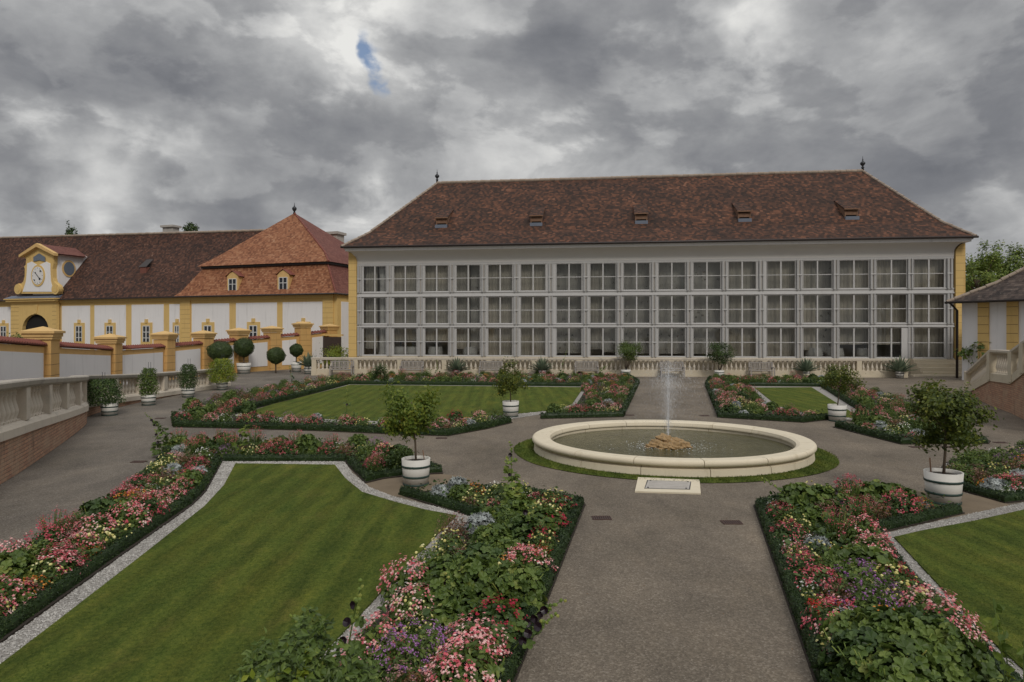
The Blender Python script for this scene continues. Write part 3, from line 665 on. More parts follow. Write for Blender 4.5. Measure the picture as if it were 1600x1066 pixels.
for (x0, x1, x2) in ((A0[0], A1[0], rs0), (A0[1], A1[1], rs1)):
    ridge_tiles(mb, (x0, -1, EZ+.02), (x1, 1.3, A1[4]+.02), .11, .36); ridge_tiles(mb, (x1, 1.3, A1[4]+.02), (x2, 8, RZ), .11, .36)
mb.obj('ridge_tiles', M['mortar_ridge'], roof)
for s in (rs0, rs1):
    mb = MB(); mb.lathe([(.13, 0), (.10, .25), (.16, .32), (.07, .45), (.10, .52), (.24, .72), (.24, .85), (.10, 1.0), (.05, 1.1), (.07, 1.18), (.03, 1.3), (.012, 1.6)], (0, 0, 0), 12); f_ = mb.obj('finial', M['iron'], org, (s, 8, RZ+.05)); f_.scale = (.8, .8, .72)
slope = (RZ-A1[4])/6.7
def roof_z(b): return A1[4]+(b-1.3)*slope if b > 1.3 else EZ+(b+1)*(1.30/2.3)
for (x, y) in ((690, 357), (838, 353), (1002, 348), (1163, 345), (1330, 342)):
    b0 = 2.05; s, z = F.at(x, y, b0); zb = roof_z(b0)-.1; h = .80; w = .52
    mb = MB(); bt = b0+2.1
    mb.face([(s-w, b0-.15, zb+h-.05), (s+w, b0-.15, zb+h-.05), (s+w*.95, bt, roof_z(bt)+.03), (s-w*.95, bt, roof_z(bt)+.03)], 0, [(0, 0), (1.4, 0), (1.4, 3), (0, 3)])
    mb.face([(s-w, b0-.15, zb+h-.12), (s-w*.95, bt, roof_z(bt)-.05), (s+w*.95, bt, roof_z(bt)-.05), (s+w, b0-.15, zb+h-.12)], 0, [(0, 0)]*4)
    mb.box(s-w, s+w, b0-.16, b0-.12, zb+h-.14, zb+h-.05, 1)
    for sg in (-1, 1): mb.face([(s+sg*w*.86, b0, zb), (s+sg*w*.86, b0, zb+h-.1), (s+sg*w*.86, bt, roof_z(bt))], 1)
    mb.box(s-w*.86, s+w*.86, b0+.10, b0+.12, zb, zb+h-.14, 2); mb.box(s-w*.86, s-w*.7, b0, b0+.1, zb, zb+h-.14, 1); mb.box(s+w*.7, s+w*.86, b0, b0+.1, zb, zb+h-.14, 1)
    mb.box(s-w*.7, s+w*.7, b0+.02, b0+.09, zb+.30, zb+h-.18, 1)
    d = mb.obj('dormer', [M['tile_brown'], M['wood_orange'], M['dark_void'], M['wood_weathered']], org)
    mb = MB(); mb.box(s-w*.9, s+w*.9, b0-.25, b0-.01, zb-.09, zb+.16); mb.obj('flashing', M['lead'], d)
# door leaf at the right with steps in front
for k in range(4):
    mb = MB(); mb.box(F.S(1421), s_end+.5, -1.9+.42*k, -.12-.003*k, .0 if k == 0 else .27*k-.001, .27*(k+1)-.005 if k < 3 else 1.0); mb.obj('step', M['stone_cream'], org)
mb = MB(); mb.box(F.S(1400), s_q1+.2, -2.5, -1.92, 0, .10); mb.obj('step', M['stone_cream'], org)
mb = MB(); s = SL[15]+WI[15]; mb.box(s-.42, s-.02, -.06, .03, 1.05, 3.15); mb.obj('door', M['frame_white'], org, label='white door leaf folded back beside the last bay')
# tables behind the glass
tab = thing('dining_table', 'table under a long white cloth behind the second window of the bottom row', 'table', (0, 0, 0), F.rot, 'white clothed tables inside the orangery')
mb = MB(); mb.lathe([(.62, 0), (.58, .35), (.52, .72), (.50, .75)], (0, 0, 0), 20); mb.obj('tablecloth', M['cloth'], tab)
mb = MB(); mb.lathe([(.05, 0), (.03, .02), (.02, .2), (.06, .26), (.055, .4), (.01, .41)], (0, 0, .751), 10); mb.obj('vase', M['glass_blue'], tab)
tl = ['table under a long white cloth behind the second window of the bottom row', 'white clothed table behind the gap of the second and third bottom windows', 'white clothed table inside behind the third window of the bottom row',
      'white clothed table seen through the fourth bottom window from the left', 'white clothed table behind the fourteenth window of the bottom row', 'white clothed table behind the fifteenth window of the bottom row', 'white clothed table inside nearest the end door of the orangery']
for i, x in enumerate((626, 645, 680, 735, 1272, 1305, 1352)):
    X, Y = F.w(F.S(x, .9), .95)
    if i == 0: tab.location = (X, Y, 1.0)
    else: dup(tab, (X, Y, 1.0), F.rot, tl[i])

# ================================================================== GARDEN BALUSTRADE in front of the orangery
def baluster_mesh(h, r=.095):
    mb = MB(); mb.box(-r, r, -r, r, 0, .05*h); mb.box(-r, r, -r, r, h*.95, h)
    mb.lathe([(r*.75, .05*h), (r*.6, .10*h), (r*.98, .25*h), (r*1.0, .34*h), (r*.7, .5*h), (r*.42, .66*h), (r*.40, .78*h), (r*.7, .83*h), (r*.5, .87*h), (r*.75, .95*h)], (0, 0, 0), 10, cap=False)
    return mb
bF = Frame(G(488, 586.5), G(1416, 590.0))
bal = thing('balustrade', 'long cream stone balustrade along the foot of the orangery', 'balustrade', (bF.o[0], bF.o[1], 0), bF.rot)
BL = bF.L; H0, H1 = .42, 1.04
mb = MB(); mb.box(0, BL, -.16, .16, 0, .10); mb.box(.02, BL-.02, -.13, .13, .10, H0); mb.obj('plinth', M['stone_cream'], bal)
mb = MB(); mb.box(-.02, BL+.02, -.15, .15, H1, H1+.07); mb.box(-.04, BL+.04, -.17, .17, H1+.07, H1+.15); mb.obj('handrail', M['stone'], bal)
mb = MB(); mb.box(2.6, BL-.2, .42, .60, 0, H1-.02); mb.obj('backing_wall', M['stone_cream'], bal)
npier = 14; piers = [BL*k/(npier-1) for k in range(npier)]; piers[0] = .15; piers[-1] = BL-.15
for p in piers: mb = MB(); mb.box(p-.17, p+.17, -.175, .175, 0, H0+.02); mb.box(p-.15, p+.15, -.145, .145, H0+.02, H1); mb.obj('pedestal', M['stone_cream'], bal)
bm = baluster_mesh(H1-H0, .085).mesh('baluster', M['stone']); bpos = []
for a, b in zip(piers[:-1], piers[1:]):
    n = int((b-a-.3)/.27); bpos += [a+.15+(b-a-.3)*(k+.5)/n for k in range(n)]
rest = MB()
for i, s in enumerate(sorted(bpos, reverse=True)):
    if i < 98: o = bpy.data.objects.new('baluster', bm); COL.objects.link(o); o.parent = bal; o.location = (s, 0, H0)
    else:
        q = baluster_mesh(H1-H0, .085)
        for V in q.V: V[:, 0] += s; V[:, 2] += H0
        b0 = rest.nv
        for V in q.V: rest.V.append(V); rest.nv += len(V)
        for f, m_, sm in zip(q.F, q.M, q.smooth): rest.F.append([j+b0 for j in f]); rest.M.append(0); rest.smooth.append(sm)
if rest.F: o = rest.obj('baluster_row', M['stone'], bal); o['kind'] = 'stuff'

# benches
def bench():
    t = thing('park_bench', 'x', 'bench'); w = .72
    mb = MB()
    for k in range(4): mb.box(-w, w, -.38+.11*k, -.30+.11*k, .42, .45)
    mb.obj('seat', M['wood_weathered'], t)
    mb = MB(); mb.box(-w, w, .10, .14, .92, .99); mb.box(-w, w, .10, .14, .50, .55)
    for k in range(15): x = -w+.06+k*(2*w-.12)/14; mb.box(x-.025, x+.025, .11, .13, .55, .92)
    mb.obj('backrest', M['wood_weathered'], t)
    for sx in (-1, 1):
        for y, h in ((-.36, .62), (.10, .97)): mb = MB(); mb.box(sx*w-.035, sx*w+.035, y-.035+.02, y+.035, 0, h); mb.obj('leg', M['wood_weathered'], t)
        mb = MB(); mb.box(sx*w-.04, sx*w+.04, -.40, .10, .621, .66); mb.obj('armrest', M['wood_weathered'], t)
    return t
bx = [(538, 'between the potted agave and the corner at the balustrade far left end'), (646, 'second from the left along the stone balustrade'), (768, 'third from the left, just left of the central agave'), (916, 'just left of the open gravel path, by the potted bush'),
      (1048, 'standing at the head of the central gravel path'), (1186, 'right of the central path, between bush and agave')]
b0_ = bench()
for i, (x, d) in enumerate(bx):
    X, Y = bF.w(bF.S(x), -.42); lab = 'grey slatted bench '+d
    if i == 0: b0_.location = (X, Y, 0); b0_.rotation_euler = (0, 0, bF.rot); b0_['label'] = lab; b0_['group'] = 'slatted benches along the balustrade'
    else: dup(b0_, (X, Y, 0), bF.rot, lab)

# ================================================================== TUBS AND POTTED PLANTS
def tub(w=.56, h=.48, label='', group='white banded plant tubs', loc=(0, 0, 0), rz=0):
    t = thing('plant_tub', label, 'plant tub', loc, rz, group); r = w/2; rb = r*.86
    def rr(z): return rb+(r-rb)*z/h
    mb = MB(); mb.lathe([(rb-.02, .03), (rb, .03), (r, h), (r-.03, h), (r-.035, h-.06)], (0, 0, 0), 28, cap=False); mb.lathe([(0.001, .03), (rb-.02, .03)], (0, 0, 0), 28, cap=False)
    mb.obj('barrel', M['tub_white'], t)
    for z in (.0, h*.30, h*.68):
        mb = MB(); z1 = z+(.042 if z else .04); mb.lathe([(rr(z)+.004, z+.001), (rr(z)+.011, z+.004), (rr(z1)+.011, z1-.004), (rr(z1)+.004, z1)], (0, 0, 0), 28, cap=False)
        if z == 0: mb.lathe([(.001, .003), (rr(0), .001)], (0, 0, 0), 28, cap=False)
        mb.obj('hoop', M['tub_green'] if w > .5 else M['iron'], t)
    mb = MB(); mb.lathe([(.001, h-.05), (r-.04, h-.06)], (0, 0, 0), 24, cap=False); mb.obj('soil', M['soil'], t)
    return t
def crown_leaves(mb, c, rx, rz, n, size, T=T_LEAF, nclump=26, shell=.35, sd=.23, m=0, up=.3):
    if nclump == 30 and T is T_OVAL: nclump = 24; sd = .16
    c = np.array(c, float); C, d = [], []
    dd = RNG.normal(size=(nclump, 3)); dd /= np.linalg.norm(dd, axis=1)[:, None]; rr_ = (.35+.62*RNG.random(nclump)**.5)*RNG.uniform(.8, 1.22, nclump)
    CC = c+dd*rr_[:, None]*np.array([rx, rx, rz])
    k = RNG.integers(0, nclump, n); off = RNG.normal(size=(n, 3))*sd*np.array([rx, rx, rz]); P = CC[k]+off
    N = (P-c)/np.array([rx, rx, rz]); N = N/(np.linalg.norm(N, axis=1)[:, None]+1e-6)+np.array([0, 0, up])
    mb.scatter(P, jit(N, .55), RNG.uniform(.7, 1.25, n)*size, T, m); return CC
def stem_tree(name, label, cat, loc, zc, rx, rz, trunk_r, n, size, leaf, z0=.4, lean=(0, 0), group=None, T=T_LEAF, fruit=0, nclump=26, sd=.23, limbs=7):
    t = thing(name, label, cat, loc, 0, group)
    mb = MB(); cen = (lean[0], lean[1], zc); CC = crown_leaves(mb, cen, rx, rz, n, size, T, nclump, sd=sd); mb.obj('crown', leaf, t)
    mb = MB(); zt = zc-rz*.45
    mb.tube([(0, 0, z0), (lean[0]*.3+.012, .01, z0+(zt-z0)*.5), (lean[0]*.7, lean[1]*.7, zt), (lean[0], lean[1], zc+rz*.3)], [trunk_r, trunk_r*.85, trunk_r*.75, trunk_r*.3], 8)
    for k in range(limbs):
        q = CC[k % len(CC)]; a = np.array((lean[0]*.7, lean[1]*.7, zt)); mb.tube([a, a*.5+q*.5+np.array([0, 0, -.04]), q], [trunk_r*.55, trunk_r*.35, trunk_r*.15], 5)
    mb.obj('trunk', M['bark'], t)
    if fruit:
        mb = MB(); P, d = dome(fruit, rx*.85, rz*.8, .8, 0, -.9); P = P+np.array(cen); mb.scatter(P, d, .035, T_POM); mb.obj('fruit', M['fruit_orange'], t)
    return t
def at(x, y): a, b = G(x, y); return (a, b, 0)
for (x, y, cx, cy, w, rx, rz, tr, nl, sz, lab, tl) in [
    (650, 757, 643, 640, .56, .50, .56, .022, 5000, .062, 'leaning citrus tree with a yellowish round crown in the tub by the near left lawn', 'white tub on bare sandy ground by the near left lawn'),
    (1474, 785, 1481, 650, .60, .60, .52, .026, 6200, .062, 'broad dark green citrus tree in the big tub beside the near right lawn', 'largest white tub with green hoops, on sand by the near right lawn'),
    (798, 651, 795, 592, .58, .53, .52, .022, 3200, .062, 'slim standard citrus tree in the tub left of the fountain', 'white tub at the corner of the far left lawn, left of the fountain'),
    (1308, 658, 1315, 590, .58, .56, .48, .022, 3200, .062, 'spreading citrus tree in the tub behind the right end of the fountain', 'white tub at the corner of the far right lawn, right of the fountain')]:
    p = at(x, y); Y = p[1]; zc = ZP(cy, Y); tub(w, .54 if w > .57 else .51, tl, 'white tubs of the four citrus trees', p)
    stem_tree('citrus_tree', lab, 'citrus tree', (p[0], p[1], 0), zc, rx, rz, tr, nl, sz, M['leaf_citrus' if x == 650 else 'leaf_citrus_dark'], z0=.40, lean=((cx-x)/FPX*Y, .0), group='four citrus trees in tubs round the fountain', T=T_OVAL, nclump=30, sd=.17)
p = at(1474, 785); mb = MB(); mb.tube([(p[0]-.22, p[1]-.02, .42), (p[0]-.25, p[1]-.02, .78)], .012, 6); tag(mb.obj('plant_stake', M['wood_orange']), 'short orange stake stuck in the largest tub', 'stake')
p = at(650, 757); mb = MB(); mb.tube([(p[0]+.17, p[1]+.02, .40), (p[0]+.13, p[1]+.02, .66)], .010, 6); tag(mb.obj('plant_stake', M['wood_orange']), 'short stake stuck in the tub of the leaning citrus tree', 'stake')
# agaves along the balustrade
def agave(label, loc, rz=0, sc=1.0, n=46):
    t = thing('agave', label, 'agave', loc, rz, 'potted agaves along the balustrade'); mb = MB()
    for k in range(n):
        a = k*2.399; el = radians(82-68*(k/n)**.9+random.uniform(-5, 5)); L = sc*random.uniform(.52, .66); w = .045*sc; h = np.array([cos(a), sin(a), 0]); sd_ = np.array([-sin(a), cos(a), 0])
        V = []; 
        for j, (t_, ww) in enumerate(((0, .7), (.3, 1.15), (.65, .9), (1, .03))):
            p = h*(t_*L*cos(el)+.03)+np.array([0, 0, t_*L*sin(el)-.10*t_*t_*cos(el)]); up = np.array([0, 0, 1])*.35*w*ww
            V += [p-sd_*w*ww+up, p-np.array([0, 0, .02]), p+sd_*w*ww+up]
        Fq = []
        for j in range(3):
            for q in range(2): Fq.append((3*j+q, 3*j+q+1, 3*j+q+4, 3*j+q+3))
        mb.add(V, Fq)
    mb.obj('leaves', M['leaf_blue'], t); return t
for i, (x, y, w, z, lab) in enumerate([(482, 584, .62, .5, 'at the far left end of the balustrade'), (714, 588, .42, .4, 'between the second and third benches'), (847, 589, .45, .42, 'between the third and fourth benches'),
                         (1260, 590.5, .42, .42, 'behind the far right lawn'), (1406, 591, .50, .42, 'at the right end of the balustrade by the steps')]):
    p = at(x, y); tub(w, z, 'small white tub holding the agave '+lab, 'small white tubs along the balustrade', p)
    agave('spiky blue green agave '+lab, (p[0], p[1], z-.06), i, 1.75 if w > .45 else 1.6)
p = at(978, 590); tub(.60, .5, 'white tub of the bush left of the central path head', 'small white tubs along the balustrade', p)
def bush(name, label, cat, loc, c, rx, rz, n, size, leaf, stems=7, T=T_LEAF, group=None, nclump=20, sd=.2, base=.0):
    t = thing(name, label, cat, loc, 0, group); mb = MB(); CC = crown_leaves(mb, c, rx, rz, n, size, T, nclump, sd=sd); mb.obj('foliage', leaf, t)
    mb = MB()
    for k in range(stems): q = CC[k]; mb.tube([(0, 0, base), (q[0]*.5, q[1]*.5, (base+q[2])*.5-.03), q], [.018, .014, .006], 5)
    mb.obj('stems', M['bark'], t); return t
bush('oleander', 'rounded green bush on bare fanned stems left of the central path head', 'bush', (p[0], p[1], 0), (.08, 0, 1.62), .74, .60, 3600, .085, M['leaf_mid'], 12, group='two potted bushes flanking the central path', base=.45)
p = at(1124, 591); tub(.60, .5, 'white tub of the bush right of the central path head', 'small white tubs along the balustrade', p)
bush('oleander', 'lopsided green bush on bare stems right of the central path head', 'bush', (p[0], p[1], 0), (.05, 0, 1.58), .82, .58, 3400, .085, M['leaf_dark'], 9, group='two potted bushes flanking the central path', base=.45)
# left balustrade climbers in tubs
def column_plant(label, loc, r, z0, z1, leaf, n, group, size=.06, wob=.25, name='climbing_plant'):
    t = thing(name, label, 'plant', loc, 0, group); mb = MB(); zz = RNG.random(n); rad = r*np.sqrt(np.clip(1-(zz-.35)**2*1.6, .1, 1))*(.6+.45*RNG.random(n)); a = RNG.random(n)*2*pi
    ph = 1+wob*np.sin(3*a+zz*6)*RNG.random(n); P = np.c_[rad*ph*np.cos(a), rad*ph*np.sin(a), z0+(z1-z0)*zz]; N = np.c_[np.cos(a), np.sin(a), .4+0*a]
    mb.scatter(P, jit(N, .5), RNG.uniform(.7, 1.3, n)*size, T_LEAF); mb.obj('foliage', leaf, t)
    mb = MB()
    for k in range(3): an = k*2.1; mb.tube([(.1*cos(an), .1*sin(an), .35), (.09*cos(an), .09*sin(an), z1+.05+.22*(k < 2))], .008, 5)
    mb.obj('support_cane', M['iron'], t); return t
gq = 'climbers in tubs along the left balustrade'
for (x, y, w, r, z1, lf, n, lab) in [(171, 649, .56, .62, 1.25, 'leaf_dark', 3600, 'dark straggling climber in the tub nearest the curved brick wall'), (232, 633, .55, .34, 1.45, 'leaf_mid', 2200, 'green climber on canes in the second tub along the left balustrade'),
                              (294, 620.5, .56, .38, 1.45, 'leaf_dark', 2200, 'dark green climber on canes in the third tub along the left balustrade'), (347, 609, .56, .62, 1.55, 'leaf_yellow', 5200, 'bright yellow green bush at the end of the left balustrade')]:
    p = at(x, y); tub(w, .42, 'white banded tub of the '+lab.split(' in ')[0].split(' at ')[0].replace(' in the', ''), gq+' (tubs)', p)
    off = -.25 if x == 171 else 0
    column_plant(lab, (p[0]+off, p[1]+.05*0, 0), r, .40, z1, M[lf], n, gq, .07, wob=.35, name='shrub' if lf == 'leaf_yellow' else 'climbing_plant')
# clipped balls
def topiary(label, x, y, px_r, cy, trunk=True, tubw=None, z=None, leaf='leaf_topiary', squash=1.0):
    p = at(x, y); Y = p[1]; r = px_r/FPX*Y; zc = ZP(cy, Y); t = thing('topiary_tree', label, 'topiary tree', p, 0, 'clipped ball trees by the yellow wall'); mb = MB()
    n = 4200; d = RNG.normal(size=(n, 3)); d /= np.linalg.norm(d, axis=1)[:, None]; P = d*(r*(.93+.07*RNG.random(n))*(1+.05*np.sin(5*d[:, 0]+3*d[:, 2]+x)+.04*np.sin(9*d[:, 2]+4*d[:, 1])))[:, None]*np.array([1, 1, squash]); P[:, 2] += zc
    mb.scatter(P, jit(d, .45), RNG.uniform(.05, .085, n), T_LEAF); mb.lathe([(.01, -r*.93*squash)]+[(r*.93*cos(a), r*.93*sin(a)*squash) for a in np.linspace(-1.3, 1.3, 9)]+[(.01, r*.93*squash)], (0, 0, zc), 14); mb.obj('crown', M[leaf], t)
    mb = MB(); mb.tube([(0, 0, 0 if not tubw else .35), (0, 0, zc-r*.8*squash)], .045, 7); mb.obj('trunk', M['bark'], t)
    if tubw: tub(tubw, .72 if tubw > .6 else .3, 'white tub under the '+label.replace('standing in a tall white tub', 'left of centre').replace('clipped dark', 'clipped'), 'tubs of the clipped ball trees', p)
topiary('broad clipped dark ball tree, leftmost against the yellow wall', 344, 588, 19, 549, squash=.82)
topiary('clipped dark ball tree standing in a tall white tub', 381, 583.5, 15, 543, tubw=.95)
topiary('low clipped dark ball tree on a short bare trunk', 431, 583, 14, 556, squash=.93)
topiary('small loose ball tree on a thin trunk near the brown door', 463, 581, 10, 547.5, tubw=.75)
p = at(520, 577); bush('shrub', 'yellowish loose shrub growing by the left corner of the orangery', 'shrub', p, (0, 0, 1.0), 1.3, .9, 2000, .12, M['leaf_yellow'], 6)
p = at(545, 577); bush('shrub', 'small yellow leaved shrub against the orangery corner', 'shrub', p, (.3, -.3, 1.0), .5, .8, 700, .12, M['leaf_yellow'], 4)

# ================================================================== FOUNTAIN
fxl, fxr = 828, 1273; RH = .34
ytop, yfr = 656.0, 721.5
d1 = (EYE-RH)*FPX/(ytop-YH); d2 = (EYE-RH)*FPX/(yfr-YH); FY = (d1+d2)/2; FR = (d1-d2)/2
FX = ((1045.0-800)/FPX)*FY; asp = (217.5*sqrt(FY**2-FR**2)/FPX)/FR
ft = thing('fountain_basin', 'round cream stone fountain basin in the middle of the garden', 'fountain', (FX, FY, 0)); ft.scale = (1, 1, 1)
R = FR; IR = R*.862
def ring_piece(mb, prof, a0, a1, seg, m=0):
    V = []; Fq = []; n = len(prof)
    for k in range(seg+1):
        a = a0+(a1-a0)*k/seg
        for (r, z) in prof: V.append((r*cos(a)*asp, r*sin(a), z))
    for k in range(seg):
        for j in range(n): j2 = (j+1) % n; Fq.append((k*n+j, (k+1)*n+j, (k+1)*n+j2, k*n+j2))
    Fq.append(tuple(range(n))[::-1]); Fq.append(tuple(seg*n+j for j in range(n)))
    mb.add(V, Fq, m, False)
rim = [(IR, .25), (IR+.02, .315), (IR+.09, .346), (R-.16, .353)]+[(R-.072+.072*sin(a), .282+.072*cos(a)) for a in np.linspace(.3, pi*.93, 8)]+[(R-.115, .205), (IR+.05, .205), (IR, .22)]
wallp = [(IR+.04, -.2), (IR+.04, .202), (R-.125, .202), (R-.11, .18), (R-.055, .15), (R-.04, .03), (R-.04, 0), (R-.04, -.2)]
for nm, pr, cnt in (('rim', rim, 15), ('basin_wall', wallp, 15)):
    for k in range(cnt):
        a0 = 2*pi*k/cnt+(.1 if nm == 'rim' else .14); mb = MB(); ring_piece(mb, pr, a0+.0022, a0+2*pi/cnt-.0022, 14); mb.obj(nm, M['stone_fountain'], ft)
mb = MB(); ring_piece(mb, [(IR+.05, .0), (IR+.05, .29), (R-.17, .29), (R-.10, .0)], 0, 2*pi, 96); mb.obj('joint_core', M['joint'], ft)
mb = MB(); V = [(0, 0, .13)]+[((IR+.03)*cos(a)*asp, (IR+.03)*sin(a), .13) for a in np.linspace(0, 2*pi, 72, endpoint=False)]; mb.add(V, [(0, k+1, (k+1) % 72+1) for k in range(72)]); o = mb.obj('water', M['water'], None, (FX, FY, 0)); struct(o)
mb = MB(); V = []
for k in range(96):
    a = 2*pi*k/96; V += [((R-.05)*cos(a)*asp, (R-.05)*sin(a), .016), ((R+.42+.02*sin(9*a))*cos(a)*asp, (R+.42+.02*sin(7*a))*sin(a), .013)]
mb.add(V, [(2*k, 2*((k+1) % 96), 2*((k+1) % 96)+1, 2*k+1) for k in range(96)]); o = mb.obj('turf_ring', M['lawn_soil'], None, (FX, FY, 0)); struct(o)
mb = MB(); n = 9000; a = RNG.random(n)*2*pi; r = R-.04+RNG.random(n)*.47; P = np.c_[r*np.cos(a)*asp, r*np.sin(a), np.full(n, .014)]; mb.scatter(P, jit(np.tile([0, 0, 1.], (n, 1)), .3), RNG.uniform(.02, .045, n), T_TUFT); o = mb.obj('grass_ring', M['grass_blade'], None, (FX, FY, 0)); tag(o, 'ring of short grass round the foot of the fountain', 'grass', kind='stuff')
# rocks
def rock_mesh(r):
    import bmesh
    bm_ = bmesh.new(); bmesh.ops.create_icosphere(bm_, subdivisions=3, radius=r); ph = RNG.random(6)*6
    for v in bm_.verts:
        c = v.co/r; f = 1+.22*sin(4*c.x+ph[0])*cos(5*c.y+ph[1])+.13*sin(9*c.z+ph[2]+3*c.x)+.09*sin(15*c.x+ph[3])*sin(14*c.y+ph[4])+random.uniform(-.04, .04); v.co *= f; v.co.z *= .72
    me = bpy.data.meshes.new('rock'); bm_.to_mesh(me); bm_.free(); me.materials.append(M['rock']); return me
rk = thing('rock_cluster', 'heap of rusty orange tufa rocks in the middle of the fountain', 'rocks', (FX-.08, FY-.25, .13))
for (x, y, r, z) in [(0, 0, .24, .04), (-.26, .0, .20, .02), (.27, -.02, .20, .03), (-.13, -.18, .17, .0), (.13, -.2, .19, .02), (.42, -.05, .15, .0), (-.42, -.03, .14, .0), (.0, .22, .18, .04), (-.1, .08, .19, .15), (.2, .1, .17, .10), (.38, .1, .14, .03), (-.3, .14, .14, .05), (.02, -.28, .12, 0)]:
    o = bpy.data.objects.new('rock', rock_mesh(r)); COL.objects.link(o); o.parent = rk; o.location = (x, y, z)
# jet
mb = MB(); P = []; D = []; S = []
for k in range(13000):
    if k < 420: th = abs(RNG.normal())*radians(1.6); h = random.uniform(.9, 1.75)
    else: th = abs(RNG.normal())*radians(7.5); h = random.uniform(1.35, 1.95)
    ph = random.random()*2*pi; v0 = sqrt(2*9.81*h); vx = v0*sin(th); vz = v0*cos(th); T = 2*vz/9.81; tt = random.random()*T*(.5 if k < 420 else 1)
    P.append((vx*tt*cos(ph), vx*tt*sin(ph), .30+vz*tt-.5*9.81*tt*tt)); d = np.array((vx*cos(ph), vx*sin(ph), vz-9.81*tt)); D.append(d/np.linalg.norm(d)); S.append(random.uniform(.018, .04) if k < 420 else random.uniform(.018, .042))
P = np.array(P); ok = P[:, 2] > .14; P = P[ok]; D = np.array(D)[ok]; S = np.array(S)[ok]
T_DROP = ([(.07, 0, .1), (-.07, 0, .1), (0, 0, 1), (0, .07, .1), (0, -.07, .1), (0, 0, -.1)], [(0, 3, 2), (3, 1, 2), (1, 4, 2), (4, 0, 2), (3, 0, 5), (1, 3, 5), (4, 1, 5), (0, 4, 5)])
mb.scatter(P, D, S, T_DROP); o = mb.obj('water_jet', M['spray'], None, (FX-.05, FY-.15, 0)); tag(o, 'thin fountain jet and falling droplets above the rocks', 'water jet', kind='stuff')
mb = MB(); n = 420; a = RNG.random(n)*2*pi; r = .35+np.abs(RNG.normal(size=n))*.40; r = np.minimum(r, 1.5); P = np.c_[r*np.cos(a)*1.3, r*np.sin(a)*.8, np.full(n, .14)]
mb.scatter(P, jit(np.tile([0, 0, 1.], (n, 1)), .2), RNG.uniform(.004, .014, n), T_OCT); o = mb.obj('splash', M['foam'], None, (FX-.05, FY-.2, 0)); tag(o, 'white splashes on the water round the rocks', 'splash', kind='stuff')
# stone slab with a metal hatch
c = [G(x, y) for x, y in ((992, 770), (1095, 773), (1093, 752), (997, 748))]
hp = thing('pump_hatch', 'cream stone slab with a ribbed grey hatch in front of the fountain', 'hatch', (0, 0, 0))
mb = MB(); mb.prism(c, lambda x, y: (x, y, .001), lambda x, y: (x, y, .03)); mb.obj('slab', M['stone_fountain'], hp)
cc = np.array(c); ce = cc.mean(0); inn = [tuple(ce+(p-ce)*np.array([.68, .56])) for p in cc]
mb = MB(); mb.prism(inn, lambda x, y: (x, y, .029), lambda x, y: (x, y, .036)); 
for k in range(5): 
    t_ = (k+.5)/5; a_ = np.array(inn[0])*(1-t_)+np.array(inn[3])*t_; b_ = np.array(inn[1])*(1-t_)+np.array(inn[2])*t_; a_ = a_+(b_-a_)*.06; b_ = b_-(b_-a_)*.06
    mb.prism([(a_[0], a_[1]-.014), (b_[0], b_[1]-.014), (b_[0], b_[1]+.014), (a_[0], a_[1]+.014)], lambda x, y: (x, y, .035), lambda x, y: (x, y, .042), 0)
mb.obj('hatch_cover', M['chimney'], hp)
inn2 = [tuple(ce+(p-ce)*np.array([.71, .61])) for p in cc]; mb = MB(); mb.prism(inn2, lambda x, y: (x, y, .028), lambda x, y: (x, y, .0325)); mb.obj('frame', M['iron'], hp)
for p_ in inn: q = ce+(np.array(p_)-ce)*.88; mb = MB(); mb.lathe([(.018, 0), (.018, .012), (.004, .014)], (q[0], q[1], .036), 8); mb.obj('bolt', M['iron'], hp)
# drains
dl = [(940, 810, 'left of the central path in front of the fountain'), (1143, 817, 'right side of the central path in front of the fountain'), (984, 649, 'behind the fountain on the left of the path'), (1101, 650, 'behind the fountain on the right of the path'),
      (217, 722, 'on the left ramp beside the long bed'), (690, 685, 'in the cross path left of the fountain'), (1432, 699, 'in the cross path right of the fountain'), (1482, 699, 'beside the trunk of the broad citrus tree'), (1563, 692, 'at the far right by the brick stair'), (251, 654, 'on the left ramp by the climber tubs')]
for x, y, d in dl:
    X, Y = G(x, y); t = thing('drain_grate', 'small rusty slotted drain '+d, 'drain', (X, Y, 0), 0, 'drain grates in the gravel'); w, h = .14, .085
    mb = MB(); mb.box(-w, w, -h, h, .001, .006); mb.obj('pit', M['dark_void'], t)
    mb = MB(); mb.box(-w-.012, w+.012, -h-.012, -h, .001, .014); mb.box(-w-.012, w+.012, h, h+.012, .001, .014); mb.box(-w-.012, -w, -h, h, .001, .014); mb.box(w, w+.012, -h, h, .001, .014)
    for k in range(8): xx = -w+.02+k*(2*w-.04)/7; mb.box(xx-.009, xx+.009, -h, h, .006, .012)
    mb.obj('grate', M['drain_rust'], t)

